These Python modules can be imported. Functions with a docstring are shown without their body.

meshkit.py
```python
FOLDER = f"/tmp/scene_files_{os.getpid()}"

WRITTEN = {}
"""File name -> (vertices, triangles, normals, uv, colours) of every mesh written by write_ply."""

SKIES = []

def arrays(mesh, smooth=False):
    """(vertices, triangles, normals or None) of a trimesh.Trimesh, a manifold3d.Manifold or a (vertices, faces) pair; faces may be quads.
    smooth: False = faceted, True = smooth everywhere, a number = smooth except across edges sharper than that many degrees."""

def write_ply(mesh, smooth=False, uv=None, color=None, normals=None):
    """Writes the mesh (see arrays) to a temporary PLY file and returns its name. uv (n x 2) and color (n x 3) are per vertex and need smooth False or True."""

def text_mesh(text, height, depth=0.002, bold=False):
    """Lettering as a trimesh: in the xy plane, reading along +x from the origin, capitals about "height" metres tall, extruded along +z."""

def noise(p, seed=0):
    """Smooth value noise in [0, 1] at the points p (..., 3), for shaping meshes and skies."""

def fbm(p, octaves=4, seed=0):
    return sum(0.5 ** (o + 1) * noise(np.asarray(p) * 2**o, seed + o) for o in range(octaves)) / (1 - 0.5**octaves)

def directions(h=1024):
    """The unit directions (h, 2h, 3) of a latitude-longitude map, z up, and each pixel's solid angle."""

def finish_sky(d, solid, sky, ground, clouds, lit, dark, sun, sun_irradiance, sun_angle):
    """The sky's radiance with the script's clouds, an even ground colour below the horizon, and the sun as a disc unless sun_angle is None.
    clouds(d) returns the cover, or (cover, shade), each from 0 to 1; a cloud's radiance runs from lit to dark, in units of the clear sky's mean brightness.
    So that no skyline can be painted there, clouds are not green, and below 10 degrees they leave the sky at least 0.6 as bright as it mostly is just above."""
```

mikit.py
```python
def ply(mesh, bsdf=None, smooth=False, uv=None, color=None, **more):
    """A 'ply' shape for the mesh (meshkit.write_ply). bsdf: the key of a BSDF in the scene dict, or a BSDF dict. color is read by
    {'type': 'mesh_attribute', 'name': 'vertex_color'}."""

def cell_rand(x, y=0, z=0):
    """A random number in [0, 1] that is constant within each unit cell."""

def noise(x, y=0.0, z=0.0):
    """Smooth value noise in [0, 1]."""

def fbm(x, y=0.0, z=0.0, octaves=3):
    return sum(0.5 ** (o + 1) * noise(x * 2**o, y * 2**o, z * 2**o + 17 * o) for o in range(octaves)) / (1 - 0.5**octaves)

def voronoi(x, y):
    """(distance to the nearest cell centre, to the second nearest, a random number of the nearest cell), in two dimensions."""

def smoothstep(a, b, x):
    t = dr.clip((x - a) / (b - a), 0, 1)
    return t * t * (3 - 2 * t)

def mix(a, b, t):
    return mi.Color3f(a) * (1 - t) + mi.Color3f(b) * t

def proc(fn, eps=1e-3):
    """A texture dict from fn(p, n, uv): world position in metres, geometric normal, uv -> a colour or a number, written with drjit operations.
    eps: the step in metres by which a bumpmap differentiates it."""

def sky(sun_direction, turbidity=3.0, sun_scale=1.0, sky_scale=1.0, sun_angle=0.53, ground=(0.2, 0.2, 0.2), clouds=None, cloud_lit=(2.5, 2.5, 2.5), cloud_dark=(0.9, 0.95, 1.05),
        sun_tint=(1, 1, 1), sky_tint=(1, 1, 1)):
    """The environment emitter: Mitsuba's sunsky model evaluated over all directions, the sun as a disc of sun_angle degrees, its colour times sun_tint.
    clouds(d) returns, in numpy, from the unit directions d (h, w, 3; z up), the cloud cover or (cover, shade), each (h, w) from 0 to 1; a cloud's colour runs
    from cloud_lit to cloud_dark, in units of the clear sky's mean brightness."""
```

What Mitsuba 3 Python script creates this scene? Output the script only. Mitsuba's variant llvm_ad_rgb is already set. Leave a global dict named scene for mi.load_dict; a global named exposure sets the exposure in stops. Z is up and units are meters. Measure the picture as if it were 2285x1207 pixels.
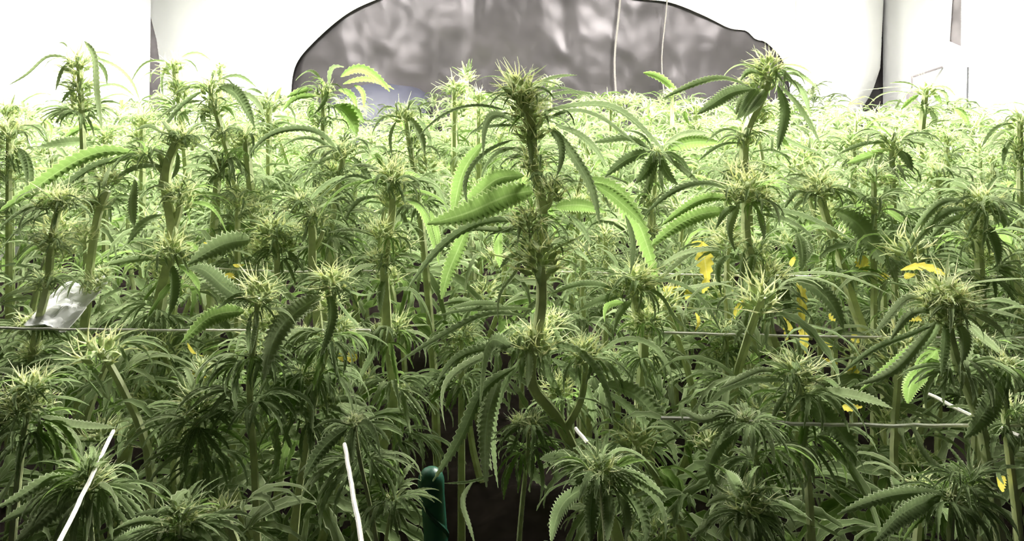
import math, random
import numpy as np, trimesh
import drjit as dr
import mitsuba as mi
import mikit, meshkit
from scipy.interpolate import CubicSpline

T = mi.ScalarTransform4f
rnd = random.Random(7)
scene, labels = {}, {}

# ------------------------------------------------------------------ camera, light, exposure
FPX, CX, HOR = 1600.0, 1142.5, 200.0          # focal length, centre column and horizon row of the 2285 x 1207 frame
ZC = 1.0                                       # height of the lens above the floor
exposure = 0.80
scene['camera'] = {
    'type': 'perspective', 'fov': math.degrees(2 * math.atan(1142.5 / FPX)), 'fov_axis': 'x',
    'principal_point_offset_y': (603.5 - HOR) / 1207.0,
    'near_clip': 0.02, 'far_clip': 50.0,
    'to_world': T().look_at(origin=[0, 0, ZC], target=[0, 1, ZC], up=[0, 0, 1]),
}
LAMP = (108.0, 6.0)                                    # radiance of the lamp panels
LAMPS = [(-0.75, 1.76), (0.75, 1.76), (-0.80, 2.60), (0.80, 2.60)]   # centres of the hanging lamp panels
LAMP_Z = ZC + 0.76
scene['room_light'] = {'type': 'constant', 'radiance': {'type': 'rgb', 'value': [0.003, 0.003, 0.003]}}

SOIL = 0.46
NET = ZC - 0.22
YB, YS = 3.325, 3.30                            # back wall, white sheet before it


def at(u, v, d):
    """the point that stands d metres into the room at column u, row v of the photograph"""
    return np.array([(u - CX) / FPX * d, d, ZC - (v - HOR) / FPX * d])


def numbered(k):
    if k not in scene and k not in labels:
        return k
    n = 1
    while f'{k}_{n:03d}' in scene or f'{k}_{n:03d}' in labels:
        n += 1
    return f'{k}_{n:03d}'


_count = {}


def part_key(holder, name):
    n = _count.get((holder, name), 0)
    _count[(holder, name)] = n + 1
    return f'{holder}__{name}' + (f'_{n:03d}' if n else '')


def thing(name, label, cat, group=None):
    n = _count.get(name, 0)
    _count[name] = n + 1
    key = name + (f'_{n:03d}' if n else '')
    labels[key] = {'label': label, 'category': cat}
    if group:
        labels[key]['group'] = group
    return key


def put(holder, name, shape, m=None, bsdf=None, label=None):
    key = part_key(holder, name)
    d = dict(shape)
    if m is not None:
        d['to_world'] = T(m)
    if bsdf:
        d['bsdf'] = {'type': 'ref', 'id': bsdf}
    scene[key] = d
    if label:
        labels[key] = {'label': label}
    return key


# ------------------------------------------------------------------ materials
def leaf_colour(base, vein, rim, vary):
    base, vein, rim = (np.array(x, float) for x in (base, vein, rim))

    def fn(p, n, uv):
        x = dr.abs(uv.x * 2 - 1)
        ph = uv.y - x * 0.55
        ph = ph - dr.floor(ph)
        side = mikit.smoothstep(0.09, 0.0, dr.abs(ph - 0.5) ) * mikit.smoothstep(0.95, 0.6, x)
        mid = mikit.smoothstep(0.10, 0.03, x)
        edge = mikit.smoothstep(0.80, 0.97, x)
        f = mikit.fbm(p.x * 38, p.y * 38, p.z * 38, 2)
        g = mikit.noise(p.x * 9, p.y * 9, p.z * 9)
        c = mi.Color3f(*[float(b) for b in base]) * (1 + vary * (f - 0.5) * 1.2 + vary * (g - 0.5))
        c = mikit.mix(c, mi.Color3f(*[float(b) for b in vein]), dr.minimum(0.55 * mid + 0.28 * side, 1))
        return mikit.mix(c, mi.Color3f(*[float(b) for b in rim]), 0.8 * edge)
    return fn


def thin(fn, trans, rough=0.42):
    return {'type': 'principledthin', 'base_color': mikit.proc(fn), 'roughness': rough, 'diff_trans': trans, 'spec_trans': 0.0, 'eta': 1.5}


LEAF = {  # three close tones of one crop, a back-lit tone painted greener, and yellowed ones
    'a': ((0.188, 0.255, 0.112), (0.33, 0.43, 0.21), (0.56, 0.63, 0.40), 0.45, 0.85),
    'b': ((0.215, 0.285, 0.128), (0.35, 0.45, 0.23), (0.58, 0.65, 0.42), 0.45, 0.90),
    'c': ((0.240, 0.300, 0.148), (0.37, 0.46, 0.25), (0.60, 0.66, 0.44), 0.40, 0.85),
    't': ((0.195, 0.305, 0.082), (0.34, 0.46, 0.18), (0.46, 0.56, 0.26), 0.38, 1.20),  # back-light glow put into a greener, more translucent leaf colour
    'y': ((0.600, 0.530, 0.090), (0.70, 0.64, 0.24), (0.55, 0.46, 0.12), 0.30, 0.90),
}
for k, (b, v, r, vary, tr) in LEAF.items():
    scene['leaf_' + k] = thin(leaf_colour(b, v, r, vary), tr)


def grain(base, amp, f):
    def fn(p, n, uv):
        return mi.Color3f(*base) * (1 + amp * (mikit.fbm(p.x * f, p.y * f, p.z * f, 3) - 0.5) * 2)
    return fn


def matte(base, amp=0.2, f=60, rough=0.7, **more):
    return {'type': 'twosided', 'bsdf': {'type': 'principled', 'base_color': mikit.proc(grain(base, amp, f)), 'roughness': rough, **more}}


scene['stem_green'] = matte((0.47, 0.52, 0.27), 0.35, 90, 0.5)
scene['calyx_green'] = thin(grain((0.52, 0.60, 0.32), 0.35, 120), 0.6, 0.6)
scene['pistil_cream'] = thin(grain((0.90, 0.91, 0.64), 0.10, 120), 0.9, 0.6)
scene['white_film'] = {'type': 'twosided', 'bsdf': {'type': 'principled', 'base_color': {'type': 'rgb', 'value': [0.66, 0.655, 0.65]}, 'roughness': 0.6, 'specular': 0.3}}
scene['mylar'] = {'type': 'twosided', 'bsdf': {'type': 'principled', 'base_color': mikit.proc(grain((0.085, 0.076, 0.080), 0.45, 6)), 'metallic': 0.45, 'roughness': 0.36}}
scene['black_film'] = matte((0.03, 0.03, 0.035), 0.2, 20, 0.6)
scene['soil'] = matte((0.011, 0.008, 0.007), 0.7, 60, 1.0, specular=0.05)
scene['pebble'] = matte((0.05, 0.04, 0.03), 0.6, 80, 0.95)
scene['string'] = matte((0.80, 0.78, 0.70), 0.15, 200, 0.8)
scene['cord'] = matte((0.34, 0.31, 0.29), 0.1, 60, 0.7)
scene['green_plastic'] = matte((0.012, 0.085, 0.052), 0.25, 30, 0.4)
scene['dark_green_plastic'] = matte((0.008, 0.05, 0.03), 0.25, 30, 0.4)
scene['metal_dark'] = matte((0.10, 0.10, 0.11), 0.1, 30, 0.4)
scene['metal_white'] = matte((0.75, 0.75, 0.75), 0.05, 30, 0.4)
scene['grey_plastic'] = matte((0.25, 0.225, 0.235), 0.5, 14, 0.5)
scene['blue_tarp'] = matte((0.06, 0.06, 0.085), 0.2, 14, 0.55)
scene['room_paint'] = matte((0.20, 0.19, 0.18), 0.06, 3, 0.8)

# ------------------------------------------------------------------ mesh helpers


def unit(a):
    return a / (np.linalg.norm(a, axis=-1, keepdims=True) + 1e-12)


def spline(pts, n):
    p = np.asarray(pts, float)
    if len(p) == 2:
        s = np.linspace(0, 1, n)[:, None]
        return p[0] * (1 - s) + p[1] * s
    t = np.r_[0, np.cumsum(np.linalg.norm(np.diff(p, axis=0), axis=1))]
    cs = CubicSpline(t / t[-1], p, bc_type='natural')
    return cs(np.linspace(0, 1, n))


def tube(pts, radii, sides=7, ridge=0.0):
    p = np.asarray(pts, float)
    n = len(p)
    t = unit(np.gradient(p, axis=0))
    a = np.array([1.0, 0, 0]) if abs(t[0][0]) < 0.9 else np.array([0, 0, 1.0])
    rows = []
    r = np.broadcast_to(radii, (n,))
    for i in range(n):
        a = unit(a - t[i] * a.dot(t[i]))
        b = np.cross(t[i], a)
        ang = np.arange(sides) * 2 * np.pi / sides
        rr = r[i] * (1 + ridge * np.where(np.arange(sides) % 2, 1, -1))
        rows.append(p[i] + (rr * np.cos(ang))[:, None] * a + (rr * np.sin(ang))[:, None] * b)
    v = np.vstack(rows + [p[:1], p[-1:]])
    f = []
    for i in range(n - 1):
        for j in range(sides):
            k = (j + 1) % sides
            a0, a1, b0, b1 = i * sides + j, i * sides + k, (i + 1) * sides + j, (i + 1) * sides + k
            f += [(a0, a1, b1), (a0, b1, b0)]
    c0, c1 = n * sides, n * sides + 1
    for j in range(sides):
        k = (j + 1) % sides
        f += [(c0, k, j), (c1, (n - 1) * sides + j, (n - 1) * sides + k)]
    return v, np.array(f)


def joined(parts):
    vs, fs, us, o = [], [], [], 0
    for p in parts:
        vs.append(p[0]); fs.append(np.asarray(p[1]) + o)
        us.append(p[2] if len(p) > 2 else np.full((len(p[0]), 2), 0.5))
        o += len(p[0])
    return np.vstack(vs), np.vstack(fs), np.vstack(us)


_FACES = {}


def strip_faces(rows, cols):
    if (rows, cols) not in _FACES:
        i, j = np.meshgrid(np.arange(rows - 1), np.arange(cols - 1), indexing='ij')
        a = (i * cols + j).ravel()
        _FACES[(rows, cols)] = np.vstack([np.c_[a, a + 1, a + cols + 1], np.c_[a, a + cols + 1, a + cols]])
    return _FACES[(rows, cols)]


def blade(curve, width, teeth, fold=0.45, twist=0.0, cols=5, side=None, wave=0.0, tooth=0.32):
    """One serrated leaflet along the curve: folded along its midrib, pointed, with forward teeth."""
    rows = 2 * teeth + 1
    c = spline(curve, rows)
    t = unit(np.gradient(c, axis=0))
    s = np.linspace(0, 1, rows)
    if side is None:
        side = np.cross(t[0], [0, 0, 1.0])
        if np.linalg.norm(side) < 0.15:
            side = np.array([1.0, 0, 0])
    sd = np.zeros_like(c)
    a = unit(np.asarray(side, float))
    for i in range(rows):
        a = unit(a - t[i] * a.dot(t[i]))
        sd[i] = a
    nr = np.cross(sd, t)
    tw = np.broadcast_to(np.radians(twist), (rows,))
    sd, nr = sd * np.cos(tw)[:, None] + nr * np.sin(tw)[:, None], nr * np.cos(tw)[:, None] - sd * np.sin(tw)[:, None]
    w = s ** 0.62 * (1 - s) ** 0.85
    w = w / w.max() * width / 2
    w = np.maximum(w, 0.0006 * (1 - s) + 1e-5)
    odd = np.arange(rows) % 2
    fwd = np.r_[np.linalg.norm(np.diff(c, axis=0), axis=1), 0]
    x = np.linspace(-1, 1, cols)
    v = np.zeros((rows, cols, 3))
    for j, xx in enumerate(x):
        e = abs(xx) > 0.9
        ww = w * xx * (np.where(odd, 1.0, 1 - tooth) if e else 1.0)
        h = fold * abs(xx) * w + (0.10 * w * np.where(odd, 1, -0.6) if 0.3 < abs(xx) < 0.9 else 0)
        h = h + wave * width * np.sin(s * 9 + xx)
        v[:, j] = c + sd * ww[:, None] + nr * h[:, None] + (t * (fwd * 0.55 * odd)[:, None] if e else 0)
    uv = np.stack(np.broadcast_arrays((x[None] + 1) / 2, (s * teeth)[:, None]), -1).reshape(-1, 2)
    return v.reshape(-1, 3), strip_faces(rows, cols), uv


def bend(a0, a1, n, power=1.0, az=0.0, curl=0.0, length=1.0):
    """A curve that leaves the origin with pitch a0, arches to pitch a1 (degrees), heading az, and swings sideways by curl."""
    s = np.linspace(0, 1, n)
    a = np.radians(a0 + (a1 - a0) * s ** power)
    h = np.radians(az + curl * s)
    d = np.c_[np.cos(a) * np.cos(h), np.cos(a) * np.sin(h), np.sin(a)] * length / (n - 1)
    return np.vstack([[0, 0, 0], np.cumsum(d[:-1], 0) * 1.0])


def leaf_mesh(n_leaflets, a0, a1, spread, seed, lod, width=0.15, petiole=0.18):
    """A palmate leaf of unit length along +x: petiole and serrated leaflets."""
    r = random.Random(seed)
    teeth, cols, steps = ((11, 5, 10), (6, 3, 6), (4, 3, 5))[lod]
    pet = bend(a0, a0 - 12, 4, length=petiole)
    parts = []
    v, f = tube(pet, [0.012, 0.010, 0.009, 0.009], 5 if lod == 0 else 3)
    parts.append((v, f, np.full((len(v), 2), 0.5)))
    base = pet[-1]
    for i in range(n_leaflets):
        k = 0 if n_leaflets == 1 else (i - (n_leaflets - 1) / 2) / ((n_leaflets - 1) / 2)
        L = (1 - petiole) * (1 - 0.52 * abs(k) ** 1.3) * r.uniform(0.88, 1.06)
        c = bend(a0 - 8 * abs(k) + r.uniform(-8, 8), a1 - 12 * abs(k) + r.uniform(-22, 22), steps, r.uniform(0.7, 1.3), k * spread + r.uniform(-6, 6), r.uniform(-16, 16), L)
        parts.append(blade(base + c, width * L / (1 - petiole) ** 0.5 * r.uniform(0.85, 1.15) , max(3, int(teeth * (0.6 + 0.4 * L))), r.uniform(0.25, 0.75), r.uniform(-22, 22), cols, wave=r.uniform(0, 0.05)))
    return joined(parts)


def spike(p0, d0, length, r0, r, sides=3, n=4, curl=0.6):
    s = np.linspace(0, 1, n)[:, None]
    d1 = unit(np.array([r.gauss(0, 1), r.gauss(0, 1), r.gauss(0.2, 1)]))
    c = p0 + d0 * s * length + d1 * s ** 2 * length * curl
    return tube(c, r0 * (1 - 0.85 * s[:, 0]), sides)


def bud_mesh(seed, lod, tall=1.0):
    """A flower cluster about one unit high: (calyxes and small bracts, pistils)."""
    r = random.Random(seed)
    body, hair = [], []
    n = (16, 11, 7)[lod]
    for i in range(n):
        h = (i + 0.5) / n
        az = i * 2.39996 + r.uniform(-0.3, 0.3)
        out = np.array([math.cos(az), math.sin(az), 0.0])
        rad = 0.38 * math.sin(math.pi * min(1, 0.25 + 0.68 * h)) ** 0.8
        p = out * rad * 0.55 + np.array([0, 0, h * 0.72 * tall])
        d = unit(out * (1.05 - 0.6 * h) + np.array([0, 0, 0.45 + 0.7 * h]))
        L = r.uniform(0.20, 0.30)
        body.append(tube(np.array([p - d * 0.03, p + d * L * 0.3, p + d * L * 0.65, p + d * L]), [0.03, 0.075, 0.05, 0.008], (5, 4, 3)[lod]))
        for _ in range((4, 3, 2)[lod]):
            dd = unit(d + np.array([r.gauss(0, 0.5), r.gauss(0, 0.5), r.gauss(0.1, 0.3)]))
            hair.append(spike(p + d * L * r.uniform(0.2, 0.9), dd, r.uniform(0.32, 0.62), (0.023, 0.028, 0.038)[lod], r, 3, (4, 3, 3)[lod]))
    for i in range((18, 11, 7)[lod]):
        az = r.uniform(0, 6.28)
        h = r.uniform(0.05, 0.7) * tall
        c = bend(r.uniform(15, 75), r.uniform(-35, 45), 5, 1, 0, r.uniform(-25, 25), r.uniform(0.5, 1.0))
        R = np.array([[math.cos(az), -math.sin(az), 0], [math.sin(az), math.cos(az), 0], [0, 0, 1]])
        body.append(blade(np.array([0, 0, h]) + (c + [0.06, 0, 0]) @ R.T, r.uniform(0.07, 0.12), (5, 4, 3)[lod], 0.5, r.uniform(-20, 20), 3))
    return joined(body), joined(hair)


def shape(m, bsdf, smooth=True):
    return mikit.ply((m[0], m[1]), bsdf, smooth=smooth, uv=m[2] if len(m) > 2 else None)


# ------------------------------------------------------------------ libraries of alike pieces
KINDS = {'arch': [], 'droop': [], 'fan': [], 'up': [], 'single': []}
LIB = [{k: [] for k in KINDS} for _ in range(3)]
for lod in range(3):
    for s in range((7, 5, 4)[lod]):
        LIB[lod]['arch'].append(shape(leaf_mesh(rnd.choice((3, 5, 5)), 34, -74, 48, 100 + s, lod, 0.096), None))
        LIB[lod]['droop'].append(shape(leaf_mesh(rnd.choice((5, 5, 7)), 12, -88, 52, 200 + s, lod, 0.108), None))
        LIB[lod]['fan'].append(shape(leaf_mesh(rnd.choice((5, 7)), 16, -55, 62, 300 + s, lod, 0.132, 0.25), None))
        LIB[lod]['up'].append(shape(leaf_mesh(3, 62, 5, 34, 400 + s, lod, 0.11), None))
        LIB[lod]['single'].append(shape(leaf_mesh(1, 30, -50, 0, 500 + s, lod, 0.115, 0.08), None))
BUDS = [[tuple(shape(m, b) for m, b in zip(bud_mesh(600 + 10 * lod + s, lod, rnd.uniform(0.65, 1.0)), ('calyx_green', 'pistil_cream'))) for s in range((6, 4, 3)[lod])] for lod in range(3)]


def mat(pos, az=0.0, pitch=0.0, roll=0.0, scale=1.0):
    """local +x heads to azimuth az (degrees), raised by pitch, rolled about itself"""
    m = T().translate(list(map(float, pos))).rotate([0, 0, 1], az).rotate([0, 1, 0], -pitch).rotate([1, 0, 0], roll).scale(scale)
    return m


def put_leaf(key, pos, az, pitch, roll, length, kind, lod, tone, name='leaf', label=None):
    put(key, name, rnd.choice(LIB[lod][kind]), mat(pos, az, pitch, roll, length), 'leaf_' + tone, label)


def put_bud(key, pos, size, lod, squash=1.2):
    body, hair = rnd.choice(BUDS[lod])
    m = T().translate(list(map(float, pos))).rotate([0, 0, 1], rnd.uniform(0, 360)).rotate([1, 0, 0], rnd.uniform(-14, 14)).scale([size * squash, size * squash, size])
    k = put(key, 'flower_bud', body, m)
    put(k, 'pistils', hair, m)


# ------------------------------------------------------------------ the room


def struct(name, mesh, bsdf, label=None, smooth=False, uv=None):
    scene[name] = mikit.ply(mesh, bsdf, smooth=smooth)
    labels[name] = {'kind': 'structure'}
    if label:
        labels[name]['label'] = label


def box(lo, hi):
    m = trimesh.creation.box(bounds=[lo, hi])
    return m


def sheet(fn, nu, nv, thick):
    """A film: fn(u, v) -> points and the film's back side, thick metres behind along its normal."""
    u, v = np.meshgrid(np.linspace(0, 1, nu), np.linspace(0, 1, nv), indexing='ij')
    p = fn(u, v)
    du, dv = np.gradient(p, axis=0), np.gradient(p, axis=1)
    n = unit(np.cross(du, dv))
    front, back = p.reshape(-1, 3), (p - n * thick).reshape(-1, 3)
    f = strip_faces(nu, nv)
    N = len(front)
    edge = np.r_[np.arange(nv), np.arange(1, nu) * nv + nv - 1, ((nu - 1) * nv + np.arange(nv - 2, -1, -1)), np.arange(nu - 2, 0, -1) * nv]
    e2 = np.roll(edge, -1)
    return np.vstack([front, back]), np.vstack([f, f[:, ::-1] + N, np.c_[edge, e2, e2 + N], np.c_[edge, e2 + N, edge + N]])


H = 2.35
XL, XR = -1.70, 1.745


def crumple(p, amp):
    a = meshkit.fbm(p * np.array([2.0, 2.0, 1.1]), 3, 3) - 0.5
    ridge = np.abs(meshkit.fbm(p * np.array([3.4, 3.4, 0.7]) + 5, 3, 8) - 0.5)
    fine = np.abs(meshkit.fbm(p * np.array([8.0, 8.0, 4.5]) + 2, 3, 14) - 0.5)
    return amp * (a * 0.8 - ridge * 0.9 - fine * 0.45)


def mylar_wall(a, b, nu, nv, nrm):
    def fn(u, v):
        p = np.stack([a[0] + (b[0] - a[0]) * u, a[1] + (b[1] - a[1]) * u, H * v], -1)
        return p + np.asarray(nrm) * crumple(p, 0.060)[..., None]
    return sheet(fn, nu, nv, 0.004)


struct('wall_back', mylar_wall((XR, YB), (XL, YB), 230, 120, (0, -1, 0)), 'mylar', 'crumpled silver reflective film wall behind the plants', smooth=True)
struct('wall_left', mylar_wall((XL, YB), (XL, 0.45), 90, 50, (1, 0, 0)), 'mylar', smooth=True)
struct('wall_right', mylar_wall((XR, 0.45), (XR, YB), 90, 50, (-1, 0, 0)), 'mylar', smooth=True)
struct('ceiling', box([XL - .02, 0.45, H], [XR + .02, YB + .05, H + .03]), 'white_film')
struct('floor', box([-4, -3.2, -.05], [4, YB + .05, 0]), 'black_film')
struct('wall_front', box([-4, -3.3, 0], [4, -3.2, 2.6]), 'room_paint')


# white films hung before the walls; the one at the back is cut to an arch
ARCH = [(650, 210), (663, 140), (690, 105), (735, 62), (790, 22), (850, -4), (935, -34), (1060, -52), (1200, -50), (1330, -28), (1420, -2), (1480, 3), (1545, 24), (1600, 50), (1640, 66), (1668, 71), (1688, 89), (1700, 91), (1722, 106), (1742, 128), (1755, 160), (1764, 215)]


def back_film():
    from shapely.geometry import Polygon
    arch = [(at(u, v, YS)[0], at(u, v, YS)[2]) for u, v in ARCH]
    arch = [(arch[0][0] - 0.03, 0.2)] + [tuple(p) for p in spline(arch, 140)] + [(arch[-1][0] + 0.03, 0.2)]
    xl0, xl1 = at(331, 0, YS)[0], at(358, 210, YS)[0]
    xr = at(1880, 0, YS)[0]
    outer = [(xl0, H - .03), (xl0, at(0, 14, YS)[2]), (at(350, 90, YS)[0], at(0, 90, YS)[2]), (xl1, at(0, 150, YS)[2]), (xl1, 0.2), (xr, 0.2), (xr, H - .03)]
    poly = Polygon(outer).difference(Polygon(arch))
    parts = [trimesh.creation.extrude_polygon(g, 0.003, engine='earcut') for g in getattr(poly, 'geoms', [poly])]
    m = trimesh.util.concatenate(parts)
    v = np.array(m.vertices)
    return np.c_[v[:, 0], YS - v[:, 2], v[:, 1]], m.faces[:, ::-1]


k = thing('white_film_curtain', 'white plastic film curtain with a wide arched opening hung before the silver back wall', 'curtain')
scene[k] = mikit.ply(back_film(), 'white_film')


def roll_edge(u, v):
    """the curtain's right edge turns away into a loose fold that tapers below"""
    z = 0.62 + v * (H - 0.66)
    vv = HOR - (z - ZC) * FPX / (YS - 0.08)
    ur = np.interp(vv, [-600, 0, 150, 205, 245, 330, 460], [1975, 1970, 1963, 1945, 1920, 1880, 1850])
    ul = np.interp(vv, [-600, 0, 245, 460], [1778, 1778, 1775, 1765])
    y = YS - 0.008 - 0.25 * np.sin(math.pi * u) ** 0.9 + 0.008 * np.sin(z * 7 + u * 5) * np.sin(math.pi * u)
    x = (ul + (ur - ul) * (1 - (1 - u) ** 1.9) - CX) / FPX * y
    return np.stack([x, y, z], -1)


k = thing('film_fold', 'loose white plastic fold with a grey shaded edge hanging in the back right corner', 'curtain')
scene[k] = mikit.ply(sheet(lambda u, v: roll_edge(1 - u, v), 30, 40, 0.003), 'white_film', smooth=40)


def side_film(x, y0, y1, sgn, seed, z1=H - .03, nu=60, nv=24):
    def fn(u, v):
        y = y0 + (y1 - y0) * u
        z = 0.2 + (z1 - 0.2) * v
        w = 0.012 * np.sin(y * 7 + seed) + 0.006 * np.sin(y * 19 + z * 3)
        return np.stack([np.full_like(y, x) + w, y, z], -1)
    return sheet(fn, nu, nv, sgn * 0.003)


k = thing('white_film_curtain', 'white plastic film hung along the left side wall', 'curtain')
scene[k] = mikit.ply(side_film(-1.590, 1.3, 3.15, -1, 0.4), 'white_film', smooth=True)
xr = 1.715
yj = xr * FPX / (2140 - CX)


def right_film():
    """flat film on the right wall, its front upper corner cut away along a slant"""
    from shapely.geometry import Polygon
    Y = lambda u: xr * FPX / (u - CX)
    Z = lambda u, v: ZC - (v - HOR) / FPX * Y(u)
    poly = Polygon([(3.315, 0.2), (Y(2160), 0.2), (Y(2150), Z(2150, 106)), (Y(2118), Z(2118, 92)), (Y(2124), Z(2124, 0)), (Y(2128), H - .03), (3.315, H - .03)])
    m = trimesh.creation.extrude_polygon(poly, 0.003, engine='earcut')
    v = np.array(m.vertices)
    return np.c_[xr + v[:, 2], v[:, 0], v[:, 1]], m.faces


k = thing('white_film_curtain', 'white plastic film on the right side wall between corner fold and dark seam', 'curtain')
scene[k] = mikit.ply(right_film(), 'white_film')
k = thing('white_film_curtain', 'white plastic film at the far right of the frame beyond the dark seam', 'curtain')
scene[k] = mikit.ply(side_film(xr - 0.022, 1.3, xr * FPX / (2147 - CX) - 0.03, 1, 0.7), 'white_film', smooth=True)
k = thing('hanging_rope', 'thin dark rope hanging on the white right wall at the film seam', 'rope')
scene[k] = mikit.ply(tube(np.array([at(2160, 150, yj - 0.12), at(2158, 250, yj - 0.12), at(2152, 362, yj - 0.12), at(2150, 420, yj - .12)]), 0.0028, 8), 'metal_dark', smooth=40)
struct('trim_1', box([-1.695, 3.304, 0.0], [-1.612, 3.312, H - .01]), 'grey_plastic', 'pale grey corner strip between the left and back films')  # added: paler than the wall film, its brightness put into the colour
struct('trim_2', box([1.7235, 2.66, 0.0], [1.7300, 2.90, H - .01]), 'grey_plastic', 'pale grey strip behind the joint of the right wall films')  # added too, light on the film behind the joint painted as pale grey
k = thing('hanging_strap', 'small grey strap hanging on the white right wall behind the thin tall plant', 'strap')
p = at(2035, 228, 2.85)
sm = trimesh.creation.box([0.035, 0.02, 0.085]); sm.apply_translation(p)
scene[k + '__plate'] = mikit.ply(sm, 'grey_plastic')
scene[k + '__hook'] = mikit.ply(tube(np.array([p + [0, 0, .04], p + [0.0, 0, .10], [xr - .005, p[1], p[2] + .14]]), 0.004, 6), 'grey_plastic', smooth=40)

for u, v1, r, lab in ((1375, 200, 0.0048, 'pale hanging rope before the silver wall, left one of two'), (1480, 190, 0.003, 'thin pale hanging rope before the silver wall, right one of two')):
    k = thing('hanging_rope', lab, 'rope')
    top, bot = at(u - 2, -260, 3.36), at(u, v1 + 60, 3.36)
    scene[k] = mikit.ply(tube(spline([[top[0], 3.28, H - .005], at(u + 3, 60, 3.28), at(u - 3, 120, 3.28), [bot[0], 3.28, bot[2]]], 24), r, 8), 'cord', smooth=40)


def tarp():
    def fn(u, v):
        a, b = (u - 0.5) * 2, v
        c = at(845, 235, 3.1)
        x = c[0] + a * 0.21
        top = c[2] + 0.09 * np.sqrt(np.clip(1 - a ** 2 * 0.92, 0, 1))
        z = (SOIL + 0.01) + (top - SOIL - 0.01) * np.sin(b * np.pi * 0.5) ** 0.7
        y = c[1] - 0.10 + 0.16 * b ** 2
        p = np.stack([x, y, z], -1)
        return p + (meshkit.fbm(p * 16, 3, 5) - 0.5)[..., None] * np.array([0.01, 0.03, 0.03])
    return sheet(lambda u, v: fn(1 - u, v), 40, 24, 0.003)


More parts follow.
